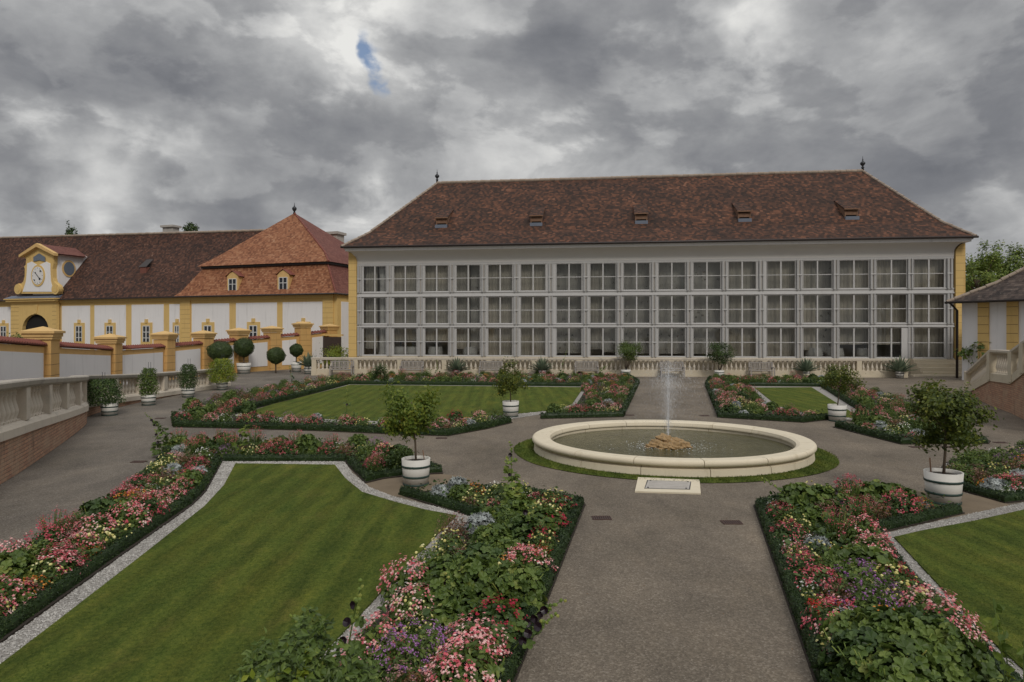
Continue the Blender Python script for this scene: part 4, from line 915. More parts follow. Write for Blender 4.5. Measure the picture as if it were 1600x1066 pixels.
# ================================================================== LEFT CURVED BALUSTRADE
cl = [(-7.6, 6.0, .98, 2.16), (-8.9, 9.8, .92, 2.07), (-9.95, 12.95, .84, 1.98), (-10.95, 15.4, .74, 1.88), (-12.3, 18.5, .57, 1.70), (-13.62, 21.3, .42, 1.53), (-14.55, 22.7, .34, 1.46), (-15.05, 24.4, .25, 1.36), (-15.4, 26.9, .14, 1.22), (-15.45, 28.8, .08, 1.15), (-15.45, 31.3, .03, 1.07), (-15.3, 34.2, .0, 1.0), (-15.25, 36.0, .0, .98)]
ctrl = np.array(cl)
def catmull(P, m=8):
    Q = []; n = len(P)
    for i in range(n-1):
        p0, p1, p2, p3 = P[max(i-1, 0)], P[i], P[i+1], P[min(i+2, n-1)]
        for k in range(m): t = k/m; Q.append(.5*((2*p1)+(p2-p0)*t+(2*p0-5*p1+4*p2-p3)*t*t+(3*p1-p0-3*p2+p3)*t**3))
    Q.append(P[-1]); return np.array(Q)
C = catmull(ctrl); tg = np.gradient(C[:, :2], axis=0); tg /= np.linalg.norm(tg, axis=1)[:, None]; nr = np.c_[tg[:, 1], -tg[:, 0]]   # towards the garden (+X)
arc = np.concatenate([[0], np.cumsum(np.linalg.norm(np.diff(C[:, :2], axis=0), axis=1))])
def loft(mb, fn, C_=None, N_=None, m=0, uvs=False, A_=None):
    """fn(i) -> closed profile [(offset towards garden, z)]"""
    n = len(C_); k = len(fn(0)); V = []
    for i in range(n):
        for (o_, z) in fn(i): V.append((C_[i, 0]+N_[i, 0]*o_, C_[i, 1]+N_[i, 1]*o_, z))
    for i in range(n-1):
        for j in range(k):
            j2 = (j+1) % k; P = [V[i*k+j], V[(i+1)*k+j], V[(i+1)*k+j2], V[i*k+j2]]
            mb.face(P, m, [(A_[i], P[0][2]), (A_[i+1], P[1][2]), (A_[i+1], P[2][2]), (A_[i], P[3][2])])
    mb.face([V[j] for j in range(k)][::-1], m, [(0, 0)]*k); mb.face([V[(n-1)*k+j] for j in range(k)], m, [(0, 0)]*k)
lb = thing('ramp_balustrade', 'curving weathered stone balustrade on a brick base along the left ramp', 'balustrade', (0, 0, 0))
def prof_pt(t):
    return [np.interp(t, arc, C[:, j]) for j in range(4)]+[np.interp(t, arc, nr[:, 0]), np.interp(t, arc, nr[:, 1])]
mb = MB(); loft(mb, lambda i: [(0, 0), (0, max(C[i, 2], .02)), (-.40, max(C[i, 2], .02)), (-.40, 0)], C, nr, A_=arc); mb.obj('brick_base', M['brick'], lb)
mb = MB(); loft(mb, lambda i: [(.05, C[i, 2]), (.05, C[i, 2]+.17), (.0, C[i, 2]+.24), (-.06, C[i, 2]+.27), (-.36, C[i, 2]+.27), (-.42, C[i, 2]+.20), (-.42, C[i, 2])], C, nr, A_=arc); mb.obj('plinth', M['stone'], lb)
mb = MB(); loft(mb, lambda i: [(.0, C[i, 3]-.17), (.05, C[i, 3]-.12), (.07, C[i, 3]-.03), (.05, C[i, 3]), (-.42, C[i, 3]), (-.45, C[i, 3]-.04), (-.40, C[i, 3]-.17)], C, nr, A_=arc); mb.obj('handrail', M['stone_dark'], lb)
npst = 16; pt = np.linspace(1.0, arc[-1]-.2, npst); bc = []
for t in pt:
    x, y, z0, z1, nx, ny = prof_pt(t); ang = atan2(ny, nx); mb = MB(); mb.cbox((x-nx*.19, y-ny*.19, (z0+z1)/2+.05), (.20, .15, (z1-z0)/2-.22), ang); mb.obj('pedestal', M['stone'], lb)
for a, b in zip(pt[:-1], pt[1:]):
    n = 6
    for k in range(n): bc.append(a+.17+(b-a-.34)*(k+.5)/n)
for t in bc:
    x, y, z0, z1, nx, ny = prof_pt(t); h = z1-z0-.44; o = bpy.data.objects.new('baluster', baluster_mesh(h, .10).mesh('baluster', M['stone'])); COL.objects.link(o); o.parent = lb; o.location = (x-nx*.19, y-ny*.19, z0+.272); o.rotation_euler = (0, 0, atan2(ny, nx))

# ================================================================== YELLOW GARDEN WALL
wp = [(-230, 514, 12.5), (-60, 522, 19.5), (67, 534, 26), (172, 542, 34), (257, 538, 40), (318, 533, 44), (373, 528, 47), (425, 524, 50), (473, 520, 52), (515, 515, 54)]
apx = [None, 503, 510, 521, 517, 516, 512, 509, 502, 506]
gw = thing('garden_wall', 'yellow and white garden wall with red coping and capped piers behind the ramp', 'wall', (0, 0, 0))
WP = [(((x-800)/FPX*Y), Y, ZP(y, Y)) for x, y, Y in wp]
for i, (X, Y, zt) in enumerate(WP):
    a = WP[max(i-1, 0)]; b = WP[min(i+1, len(WP)-1)]; ang = atan2(b[1]-a[1], b[0]-a[0]); za = ZP(apx[i], Y) if apx[i] else zt+.65; zc = za-.22
    mb = MB(); hw = .46; mb.cbox((X, Y, zc/2-.25), (hw, .42, zc/2-.05), ang)
    for k in range(6): mb.cbox((X, Y, zc-.85-k*.42), (hw+.002, .422, .010), ang, 1)
    pr = mb.obj('pier', [M['plaster_orange'], M['joint']], gw)
    mb = MB(); mb.cbox((X, Y, zc-.24), (hw+.06, .48, .05), ang); mb.cbox((X, Y, zc-.12), (hw+.10, .52, .07), ang); mb.cbox((X, Y, zc-.01), (hw+.17, .58, .045), ang)
    c_, s_ = cos(ang), sin(ang); q = [(X+sx*(hw+.15)*c_-sy*.56*s_, Y+sx*(hw+.15)*s_+sy*.56*c_, zc+.036) for sx, sy in ((-1, -1), (1, -1), (1, 1), (-1, 1))]+[(X, Y, za)]
    mb.add(q, [(0, 1, 4), (1, 2, 4), (2, 3, 4), (3, 0, 4)]); mb.obj('cap', M['cap_yellow'], pr)
    if i+1 < len(WP):
        X2, Y2, z2 = WP[i+1]; L = sqrt((X2-X)**2+(Y2-Y)**2); d = np.array([(X2-X)/L, (Y2-Y)/L]); n_ = np.array([d[1], -d[0]])   # towards camera
        if n_@np.array([0-X, 0-Y]) < 0: n_ = -n_
        def Pw(t, off, z): p_ = np.array([X, Y])+d*t+n_*off; return (p_[0], p_[1], z)
        zt0, zt1 = zt, z2
        def zz_(t): return zt0+(zt1-zt0)*t/L
        mb = MB(); a0, a1 = .44, L-.44; T_ = .2
        V = [Pw(a0, T_, -.3), Pw(a1, T_, -.3), Pw(a1, -T_, -.3), Pw(a0, -T_, -.3), Pw(a0, T_, zz_(a0)-.22), Pw(a1, T_, zz_(a1)-.22), Pw(a1, -T_, zz_(a1)-.22), Pw(a0, -T_, zz_(a0)-.22)]
        Q = [(0,3,2,1),(4,5,6,7),(0,1,5,4),(1,2,6,5),(2,3,7,6),(3,0,4,7)]; mb.add(V, Q); mb.obj('wall_section', M['plaster_orange'], gw)
        mb = MB(); b0, b1 = a0+.27, a1-.27; top = .46; bot = .35 if i >= 5 else .1
        V = [Pw(b0, T_-.01, bot), Pw(b1, T_-.01, bot), Pw(b1, T_+.03, bot), Pw(b0, T_+.03, bot), Pw(b0, T_-.01, zz_(b0)-top), Pw(b1, T_-.01, zz_(b1)-top), Pw(b1, T_+.03, zz_(b1)-top), Pw(b0, T_+.03, zz_(b0)-top)]
        mb.add(V, Q); mb.obj('panel', M['plaster_white'], gw)
        mb = MB(); V = []
        for t in (a0, a1): V += [Pw(t, T_+.08, zz_(t)-.17), Pw(t, T_+.09, zz_(t)-.13), Pw(t, 0, zz_(t)+.02), Pw(t, -T_-.09, zz_(t)-.13), Pw(t, -T_-.08, zz_(t)-.17)]
        mb.add(V, [(0, 5, 6, 1), (1, 6, 7, 2), (2, 7, 8, 3), (3, 8, 9, 4), (4, 9, 5, 0), (0, 1, 2, 3, 4), (9, 8, 7, 6, 5)])
        nt = int((a1-a0)/.24)
        for k in range(nt): 
            t = a0+(k+.5)*(a1-a0)/nt; mb.tube([Pw(t, T_+.09, zz_(t)-.12), Pw(t, 0, zz_(t)+.03)], .045, 6, 0, False)
        mb.obj('coping', M['coping_red'], gw)
# plants in bowls on the pier tops
for i in (4, 6, 7, 8)[0:0]: pass
# brown gate in the last wall section
gx, gy = G(505, 576); dr = thing('wooden_door', 'dark brown wooden door in the yellow wall left of the orangery', 'door', (gx, gy+1.2, 0), -.15)
mb = MB(); mb.box(-.75, 1.15, -.04, .04, 0, 2.45); mb.obj('door_leaf', M['door_brown'], dr)
mb = MB(); mb.box(-1.2, -.78, -.12, .12, 0, 2.55); mb.box(-1.2, 1.3, -.12, .12, 2.552, 2.66); mb.obj('door_frame', M['plaster_yellow'], dr)
mb = MB(); mb.lathe([(.04, 0), (.09, .02), (.08, .2), (.03, .26)], (-.95, -.22, 2.2), 8); mb.obj('lamp', M['win_white'], dr)

# ================================================================== LONG WING AND PAVILION (left)
F2 = Frame(((0-800)/FPX*82.0, 82.0), ((520-800)/FPX*66.0, 66.0))
wg = thing('long_wing', 'long yellow and white wing with a dark mottled tile roof on the left', 'building', (F2.o[0], F2.o[1], 0), F2.rot)
E2 = 6.65; SX = lambda x, b=0: F2.S(x, b)
sp0, sp1 = SX(278), SX(522)
sl = SX(-420)
mb = MB(); mb.box(sl, sp1, 0, 11, -.5, E2-.1); mb.box(sl, sp1+.0, -.16, -.001, E2-.45, E2-.1); mb.obj('wall', M['plaster_yellow'], wg)
for a, b in ((-130, -62), (-55, 25), (97, 141), (148, 197), (206, 256), (265, 281), (300, 358.5), (369, 433), (442, 504)):
    mb = MB(); mb.box(SX(a), SX(b), -.04, -.002, .4, 5.85); mb.obj('panel', M['plaster_white'], wg)
for a, b in ((283, 298), (505, 521.5)):
    mb = MB(); mb.box(SX(a), SX(b), -.12, -.003, -.4, 6.2)
    for k in range(12): mb.box(SX(a)-.002, SX(b)+.002, -.122, -.1, .2+k*.5, .225+k*.5, 1)
    mb.obj('quoin', [M['plaster_yellow'], M['joint']], wg)
def small_window(x, ww=1.0, z0=1.7, z1=3.5, cut=None):
    c = SX(x); h = ww/2; f = MB(); l_, r_ = c-h-.32, c+h+.32
    if cut: r_ = c+h
    f.box(l_, r_, -.13, -.041, z0-.3, z1+.35); f.box(c-.18, c+.18, -.20, -.05, z1+.30, z1+.72)
    w = f.obj('window', M['plaster_yellow'], wg)
    p = MB(); p.box(c-h, c+h, -.14, -.131, z0, z1); p.obj('pane', M['glass_dark'], w)
    g_ = MB(); g_.box(c-.06, c+.06, -.165, -.141, z0, z1); g_.box(c-h, c+h, -.16, -.142, z1-.08, z1); g_.box(c-h-.02, c-h+.06, -.16, -.1415, z0, z1-.081); g_.box(c+h-.06, c+h+.02, -.16, -.1415, z0, z1-.081)
    for z in (z1-.75, z1-1.4): g_.box(c-h+.061, c+h-.061, -.16, -.1415, z, z+.07)
    g_.obj('frame', M['win_white'], w)
for x in (-95, 7, 125, 173, 230, 326, 397, 475): small_window(x)
small_window(278, .6)
# roof of the long wing
rb = 5.5; s_a, s_b = SX(0, rb), SX(410, rb)
def RZW(s): return 15.46+(14.3-15.46)*(s-s_a)/(s_b-s_a)
rz_ = 14.9
mb = MB()
def slope_uv(P):
    P = [np.array(p, float) for p in P]; return [(p[0], sqrt((p[1])**2+(p[2]-E2)**2)) for p in P]
sr = SX(425, rb)
q = [(sl, -.5, E2), (sp0+4, -.5, E2), (sr, rb, RZW(sr)), (sl, rb, RZW(sl))]; q2 = [(sl, 11.5, E2), (sl, rb, RZW(sl)), (sr, rb, RZW(sr)), (sr, 11.5, E2)]
mb.face(q, 0, slope_uv(q)); mb.face(q2, 0, slope_uv(q2)); mb.box(sl, sp1, -.62, -.5, E2-.14, E2+.0, 1)
rf = mb.obj('roof', [M['tile_old'], M['gutter']], wg)
mb = MB(); ridge_tiles(mb, (sl+25, rb, RZW(sl+25)+.02), (sr, rb, RZW(sr)+.02), .16, .6); mb.obj('ridge_tiles', M['tile_old'] if False else M['mortar_ridge'], rf)
mb = MB(); s, z = F2.at(228, 432, 2.2); kk = (RZW(s)-E2)/6; zz = E2+2.7*kk
mb.face([(s-.6, 1.7, zz+.02), (s+.6, 1.7, zz+.02), (s+.5, 2.75, zz+.55*kk+.25), (s-.5, 2.75, zz+.55*kk+.25)]); mb.box(s-.45, s+.45, 1.8, 2.3, zz-.7, zz+.0, 1); mb.obj('roof_hatch', [M['gutter'], M['tile_red']], rf)
s, z = F2.at(265, 357, 7); mb = MB(); mb.box(s-.8, s+.8, 6.7, 7.7, 11, z+.1); mb.box(s-1.0, s+1.0, 6.5, 7.9, z+.1, z+.35); mb.obj('chimney', M['chimney'], rf)
# portal
pa, pb = SX(24), SX(95); mb = MB(); xl, xr = SX(42), SX(83); cx_ = (xl+xr)/2; hw = (xr-xl)/2; ztop = ZP(491, 79.5); zsp = ztop-hw*.85
arcp = [(cx_+hw*cos(a), zsp+hw*.85*sin(a)) for a in np.linspace(0, pi, 13)]
poly = [(pa, -.4), (xl, -.4)]+arcp[::-1]+[(xr, -.4), (pb, -.4), (pb, E2-.25), (pa, E2-.25)]
mb.prism(poly, lambda x, z: (x, -.55, z), lambda x, z: (x, -.162, z))
for k in range(12): mb.box(pa-.002, xl-.6, -.556, -.54, .2+k*.5, .23+k*.5, 1); mb.box(xr+.6, pb+.002, -.556, -.54, .2+k*.5, .23+k*.5, 1)
mb.prism([(cx_-.18, ztop+.05), (cx_+.3, ztop+.05), (cx_+.5, E2-.6), (cx_-.1, E2-.6)], lambda x, z: (x, -.62, z), lambda x, z: (x, -.551, z))
portal = mb.obj('portal', [M['plaster_yellow'], M['joint']], wg)
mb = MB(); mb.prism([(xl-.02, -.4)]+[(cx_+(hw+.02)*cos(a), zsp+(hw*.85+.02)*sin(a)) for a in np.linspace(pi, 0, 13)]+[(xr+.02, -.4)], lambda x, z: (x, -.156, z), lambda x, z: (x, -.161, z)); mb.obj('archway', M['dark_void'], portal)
mb = MB(); mb.box(pa-.3, pb+.3, -.95, -.10, E2-.249, E2-.02); mb.box(pa-.45, pb+.45, -1.1, -.10, E2-.019, E2+.12); mb.obj('cornice', M['plaster_yellow'], portal)
mb = MB(); V = [(pa-.45, -1.12, E2+.121), (pb+.45, -1.12, E2+.121), (pb+.45, .4, E2+.7), (pa-.45, .4, E2+.7)]; mb.add(V, [(0, 1, 2, 3)]); mb.add([(pa-.45, -1.12, E2+.121), (pa-.45, .4, E2+.7), (pa-.45, .4, E2+.12)], [(0, 1, 2)]); mb.add([(pb+.45, -1.12, E2+.121), (pb+.45, .4, E2+.7), (pb+.45, .4, E2+.12)], [(0, 1, 2)]); mb.obj('lead_flashing', M['lead'], portal)
# clock gable
FB = -.55
def CG(x, y): return F2.at(x, y, FB)
out_l = [(26, 459), (24, 453), (25, 447), (29, 443), (33.5, 443), (36.5, 440), (38.5, 432), (38.8, 420), (37.5, 417), (40, 414), (41, 405), (38.5, 403), (39.5, 397)]
out_r = [(84, 397), (83.5, 412), (82, 420), (82.5, 434), (84, 440), (87, 443), (91, 446), (93, 452), (91.5, 459)]
pts = [CG(*p) for p in out_l]+[CG(60.5, 384)]+[CG(*p) for p in out_r]
cg = MB(); cg.prism(pts, lambda x, z: (x, FB, z), lambda x, z: (x, FB+.5, z)); clockg = cg.obj('clock_gable', M['plaster_yellow'], wg)
mb = MB(); pw = [CG(*p) for p in ((36, 456), (41, 440), (42.5, 425), (43, 412), (50, 409), (60, 415), (73, 409), (79, 412), (79, 425), (80, 440), (84, 456))]; mb.prism(pw, lambda x, z: (x, FB-.05, z), lambda x, z: (x, FB-.001, z)); mb.obj('white_field', M['plaster_white'], clockg)
cc_ = CG(60.5, 431); mb = MB()
def disc(mb, c, r, b0, b1, m=0, seg=32, ry=1.0): mb.prism([(c[0]+r*cos(a), c[1]+r*ry*sin(a)) for a in np.linspace(0, 2*pi, seg, endpoint=False)], lambda x, z: (x, b0, z), lambda x, z: (x, b1, z), m)
disc(mb, cc_, 1.15, FB-.12, FB-.051, 0, ry=1.12); disc(mb, cc_, .95, FB-.15, FB-.121, 1, ry=1.12)
for k in range(12): a = k*pi/6; mb.cbox((cc_[0]+.80*cos(a), FB-.155, cc_[1]+.9*sin(a)), (.035, .004, .05), 0, 2)
for a, L in ((radians(135), .62), (radians(-45), .72), (radians(45), .0)):
    if L: mb.prism([(cc_[0]-.04*sin(a), cc_[1]+.04*cos(a)), (cc_[0]+L*cos(a)-.03*sin(a), cc_[1]+L*sin(a)+.03*cos(a)), (cc_[0]+L*cos(a)+.03*sin(a), cc_[1]+L*sin(a)-.03*cos(a)), (cc_[0]+.04*sin(a), cc_[1]-.04*cos(a))], lambda x, z: (x, FB-.19, z), lambda x, z: (x, FB-.17, z), 2)
for a, L, r in ((135, .5, .09), (-45, .55, .15), (47, .72, .12), (227, .72, .09)): disc(mb, (cc_[0]+L*cos(radians(a)), cc_[1]+L*sin(radians(a))), r, FB-.18, FB-.16, 2, 10)
mb.obj('clock', [M['plaster_yellow'], M['clock_face'], M['iron']], clockg)
mb = MB(); pw = [CG(*p) for p in ((53, 409), (53, 402), (62, 396), (71.5, 402), (71.5, 409), (62, 407))]; mb.prism(pw, lambda x, z: (x, FB-.08, z), lambda x, z: (x, FB-.051, z)); mb.obj('window', M['glass_blue'], clockg)
for c_ in (CG(29.5, 452), CG(88, 452)):
    mb = MB(); disc(mb, c_, .62, FB-.14, FB+.3, 0, 20); disc(mb, c_, .36, FB-.17, FB-.141, 0, 16); mb.obj('volute', M['plaster_yellow'], clockg)
gl, _ = CG(42, 400); gr, _ = CG(83, 400); zt = CG(60, 397)[1]; zp = CG(60, 383)[1]; gm = (gl+gr)/2; bb = 3.9
mb = MB(); mb.prism([(gl+.3, E2), (gr, E2), (gr, zt), (gm, zp-.1), (gl+.3, zt)], lambda x, z: (x, FB+.5, z), lambda x, z: (x, bb, z)); disc_c = (gr, 2.2, CG(99, 417)[1]); mb.obj('side_wall', M['plaster_white'], clockg)
mb = MB()
for sx, ex in ((gr, .55), (gl, -.55)):
    q = [(sx+ex, FB-.4, zt-.05), (sx+ex, bb-.6, zt-.05), (gm, bb, zp+.12), (gm, FB-.4, zp+.12)]; mb.face(q, 0, [(0, 0), (7, 0), (7, 3), (0, 3)]); q = [(a, b, c-.14) for a, b, c in q]; mb.face(q[::-1], 0, [(0, 0)]*4)
mb.obj('gable_roof', M['tile_red'], clockg)
mb = MB()
for sx in (-1, 1): mb.prism([(gm, zp+.16), (gm+sx*(gr-gm+.75), zt-.05), (gm+sx*(gr-gm+.75), zt-.35), (gm, zp-.25)], lambda x, z: (x, FB-.45, z), lambda x, z: (x, FB+.05, z))
mb.obj('pediment', M['cap_yellow'], clockg)
mb = MB(); V1 = []; cz = CG(98, 417)[1]
mb.prism([(1.35+.85*cos(a), cz+1.0*sin(a)) for a in np.linspace(0, 2*pi, 24, endpoint=False)], lambda b, z: (gr, b, z), lambda b, z: (gr+.08, b, z), 0); mb.prism([(1.35+.66*cos(a), cz+.8*sin(a)) for a in np.linspace(0, 2*pi, 24, endpoint=False)], lambda b, z: (gr+.081, b, z), lambda b, z: (gr+.11, b, z), 1)
mb.obj('round_window', [M['cap_yellow'], M['glass_blue']], clockg)
# pavilion with mansard roof
pv = thing('corner_pavilion', 'square corner pavilion with an orange two tier pyramid roof and two dormers', 'pavilion', (F2.o[0], F2.o[1], 0), F2.rot)
mb = MB(); mb.box(sp1+.003, sp1+.4, .0, 14, -.5, E2-.1); mb.obj('wall', M['plaster_yellow'], pv)
mb = MB(); mb.box(sp1+.402, sp1+.45, .6, 13, -.5, 5.85); mb.obj('side_panel', M['plaster_white'], pv)
ax, az = F2.at(460, 333, 7.0); m0, mz = F2.at(318, 411, 1.2); m1, _ = F2.at(512, 408, 1.2)
mb = MB(); L0 = (sp0-.0, sp1+.65, -.65, 14.6, E2-.02); L1 = (m0, m1, 1.2, 12.8, 9.75)
def bent(A, B, t, sag): return tuple(A[i]+(B[i]-A[i])*t+(0 if i < 4 else -sag) for i in range(5))
ring_roof(mb, [L0, bent(L0, L1, .25, .28), bent(L0, L1, .6, .12), L1], (0, 1, 0, 0)); pr1 = mb.obj('lower_roof', [M['tile_orange'], M['tile_red']], pv)
mb = MB(); mb.box(m0-.15, m1+.15, 1.0, 13.0, 9.72, 9.95); mb.obj('eaves_board', M['gutter'], pv)
mb = MB(); ring_roof(mb, [(m0-.45, m1+.4, .75, 13.2, 9.95), (m0+1.0, m1-1.0, 2.1, 11.8, 11.1), (ax, ax, 7, 7, az)], (0, 1, 0, 0)); pr2 = mb.obj('upper_roof', [M['tile_orange'], M['tile_red']], pv)
mb = MB(); mb.tube([(sp0, -.68, E2-.06), (sp1+.65, -.68, E2-.06), (sp1+.68, 14, E2-.06)], .09, 6); mb.obj('gutter', M['gutter'], pv)
mb = MB(); ridge_tiles(mb, (m1-1.0, 2.1, 11.1), (ax, 7, az), .10, .5); ridge_tiles(mb, (m1+.4, .75, 9.95), (m1-1.0, 2.1, 11.1), .10, .5); ridge_tiles(mb, (sp1+.65, -.65, E2), (m1, 1.2, 9.75), .09, .5); mb.obj('hip_tiles', M['tile_orange'] if False else M['coping_red'], pr2)
mb = MB(); mb.lathe([(.16, 0), (.09, .2), (.15, .3), (.27, .5), (.22, .68), (.08, .8), (.04, .95), (.012, 1.25)], (ax, 7, az-.05), 12); mb.obj('finial', M['iron'], pv)
for x, y in ((365, 444), (444, 442)):
    b = -.05; s, z = F2.at(x-.5, y, b); z -= .95; mb = MB(); w = .72; h = 2.0
    mb.box(s-w, s+w, b-.1, b+.12, z, z+h-.25); mb.prism([(s-w, z+h-.25), (s+w, z+h-.25), (s+w*.5, z+h+.1), (s, z+h+.22), (s-w*.5, z+h+.1)], lambda x, q: (x, b-.1, q), lambda x, q: (x, b+.12, q))
    mb.box(s-w, s+w, b+.121, b+2.2, z+.3, z+h-.3)
    d = mb.obj('dormer', M['cap_yellow'], pv)
    mb = MB(); mb.face([(s-w-.2, b-.2, z+h-.25), (s, b-.2, z+h+.35), (s, b+2.6, z+h+.35), (s-w-.2, b+2.6, z+h-.25)]); mb.face([(s+w+.2, b-.2, z+h-.25), (s+w+.2, b+2.6, z+h-.25), (s, b+2.6, z+h+.35), (s, b-.2, z+h+.35)]); mb.obj('dormer_roof', M['coping_red'], d)
    mb = MB(); mb.box(s-.45, s+.45, b-.115, b-.101, z+.3, z+1.45, 0); mb.box(s-.04, s+.04, b-.14, b-.116, z+.3, z+1.45, 1); mb.box(s-.45, s+.45, b-.135, b-.117, z+.9, z+.96, 1); mb.box(s-.53, s-.45, b-.14, b-.101, z+.25, z+1.5, 1); mb.box(s+.45, s+.53, b-.14, b-.101, z+.25, z+1.5, 1); mb.box(s-.449, s+.449, b-.14, b-.101, z+1.452, z+1.52, 1); mb.box(s-.62, s+.62, b-.2, b-.102, z-.05, z+.08, 2); mb.obj('dormer_window', [M['glass_dark'], M['win_white'], M['iron']], d)
s, z = F2.at(524, 368, 12); mb = MB(); mb.box(s-.9, s+.9, 11, 12.5, 8, z); mb.box(s-1.1, s+1.1, 10.8, 12.7, z, z+.3); mb.obj('chimney', M['chimney'], pv)

# ================================================================== RIGHT STAIR AND HOUSE
st = [(22.2, 33.0, 0, 1.0), (21.3, 31.2, 0.0, 1.02), (19.05, 26.5, .98, 2.22), (18.0, 24.0, 1.06, 2.26), (17.2, 22.4, 1.5, 2.60), (15.5, 18.6, 2.4, 3.5)]
SA = np.array(st[1:]); sarc = np.concatenate([[0], np.cumsum(np.linalg.norm(np.diff(SA[:, :2], axis=0), axis=1))])
sN = np.zeros((len(SA), 2)); tt_ = np.gradient(SA[:, :2], axis=0); tt_ /= np.linalg.norm(tt_, axis=1)[:, None]; sN = np.c_[tt_[:, 1], -tt_[:, 0]]   # towards the garden (-X)
if sN[0, 0] > 0: sN = -sN
sb = thing('stair_balustrade', 'white stone stair balustrade climbing a brick wall at the right edge', 'balustrade', (0, 0, 0))
mb = MB(); loft(mb, lambda i: [(0, 0), (0, max(.02, SA[i, 2])), (-.35, max(.02, SA[i, 2])), (-.35, 0)], SA, sN, A_=sarc); mb.obj('brick_wall', M['brick'], sb)
mb = MB(); loft(mb, lambda i: [(.04, SA[i, 2]-.0), (.04, SA[i, 2]+.30), (-.05, SA[i, 2]+.34), (-.36, SA[i, 2]+.34), (-.39, SA[i, 2])], SA, sN, A_=sarc); mb.obj('stringer', M['stone_cream'], sb)
mb = MB(); loft(mb, lambda i: [(.0, SA[i, 3]-.14), (.06, SA[i, 3]-.08), (.06, SA[i, 3]), (-.41, SA[i, 3]), (-.41, SA[i, 3]-.08), (-.35, SA[i, 3]-.14)], SA, sN, A_=sarc); mb.obj('handrail', M['stone'], sb)
for t in (.05, sarc[1]-.1, sarc[2]+.05, sarc[3]+.0):
    x, y, z0, z1 = [np.interp(t, sarc, SA[:, j]) for j in range(4)]; nx, ny = [np.interp(t, sarc, sN[:, j]) for j in range(2)]
    mb = MB(); mb.cbox((x-nx*.17, y-ny*.17, (z0+z1)/2+(.02 if t < .1 else .0)), (.24, .24, (z1-z0)/2+(.02 if t < .1 else -.06)), atan2(ny, nx)); mb.obj('newel', M['stone_cream'], sb)
for a, b in zip(sarc[:-1], sarc[1:]):
    n = int((b-a-.5)/.27)
    for k in range(n):
        t = a+.25+(b-a-.5)*(k+.5)/n; x, y, z0, z1 = [np.interp(t, sarc, SA[:, j]) for j in range(4)]; nx, ny = [np.interp(t, sarc, sN[:, j]) for j in range(2)]
        o = bpy.data.objects.new('baluster', baluster_mesh(z1-z0-.46, .085).mesh('baluster', M['stone'])); COL.objects.link(o); o.parent = sb; o.location = (x-nx*.17, y-ny*.17, z0+.33); o.rotation_euler = (0, 0, atan2(ny, nx))
# stair steps behind the balustrade
mb = MB()
for k in range(7):
    t = k/7*sarc[1]; x, y, z0, z1 = [np.interp(t, sarc, SA[:, j]) for j in range(4)]; mb.box(x+.3, x+3.0, y-.5, y, 0, .16*(k+1)-.003*k)
mb.obj('stair_flight', M['stone_cream'], sb)
F3 = Frame(((1503-800)/FPX*40.0, 40.0), ((1640-800)/FPX*36.0, 36.0))
rh = thing('garden_house', 'low white and yellow house with a grey brown tile roof at the right edge', 'house', (F3.o[0], F3.o[1], 0), F3.rot); ZE = ZP(471, 39)
mb = MB(); mb.box(0, 16, 0, 10, 0, ZE-.05); mb.obj('wall', M['plaster_white'], rh)
for a, b in ((1529, 1546), (1574, 1592), (1628, 1648)):
    s0, s1 = F3.S(a), F3.S(b); mb = MB(); mb.box(s0, s1, -.10, -.002, 0, ZE-.06)
    for k in range(9): mb.box(s0-.002, s1+.002, -.103, -.09, .3+k*.5, .33+k*.5, 1)
    mb.obj('pilaster', [M['plaster_yellow'], M['joint']], rh)
mb = MB(); ring_roof(mb, [(-.55, 17, -.55, 11, ZE), (1.2, 15, 1.1, 9, ZE+1.05), (5.4, 11, 5.2, 5.2, ZE+4.4)]); mb.face([(-.55, -.55, ZE-.05), (17, -.55, ZE-.05), (17, 11, ZE-.05), (-.55, 11, ZE-.05)], 0, [(0, 0)]*4); rr2 = mb.obj('roof', M['tile_grey'], rh)
mb = MB(); ridge_tiles(mb, (1.2, 1.1, ZE+1.05), (5.4, 5.2, ZE+4.4), .12, .4); ridge_tiles(mb, (-.55, -.55, ZE+.02), (1.2, 1.1, ZE+1.05), .12, .4); mb.obj('hip_tiles', M['mortar_ridge'], rr2)
mb = MB(); mb.tube([(-.6, -.66, ZE-.03), (17, -.66, ZE-.03)], .08, 6); mb.tube([(-.35, -.6, ZE-.05), (-.2, -.14, ZE-.5), (-.2, -.14, .1)], .075, 8); mb.obj('downpipe', M['gutter'], rh)
# climber / potted plants on the right
p = at(1535, 596); bush('shrub', 'loose broad leaved shrub behind the newel of the right stair', 'shrub', p, (0, 0, 1.5), .95, .65, 420, .22, M['leaf_mid'], 8, T=T_OVAL, nclump=14)
p = (G(1600, 640)[0]+.35, G(1600, 640)[1]-.8, 0); bush('shrub', 'dark shrub in front of the brick wall at the right frame edge', 'shrub', p, (.25, 0, .95), .35, .55, 900, .07, M['leaf_mid'], 6)

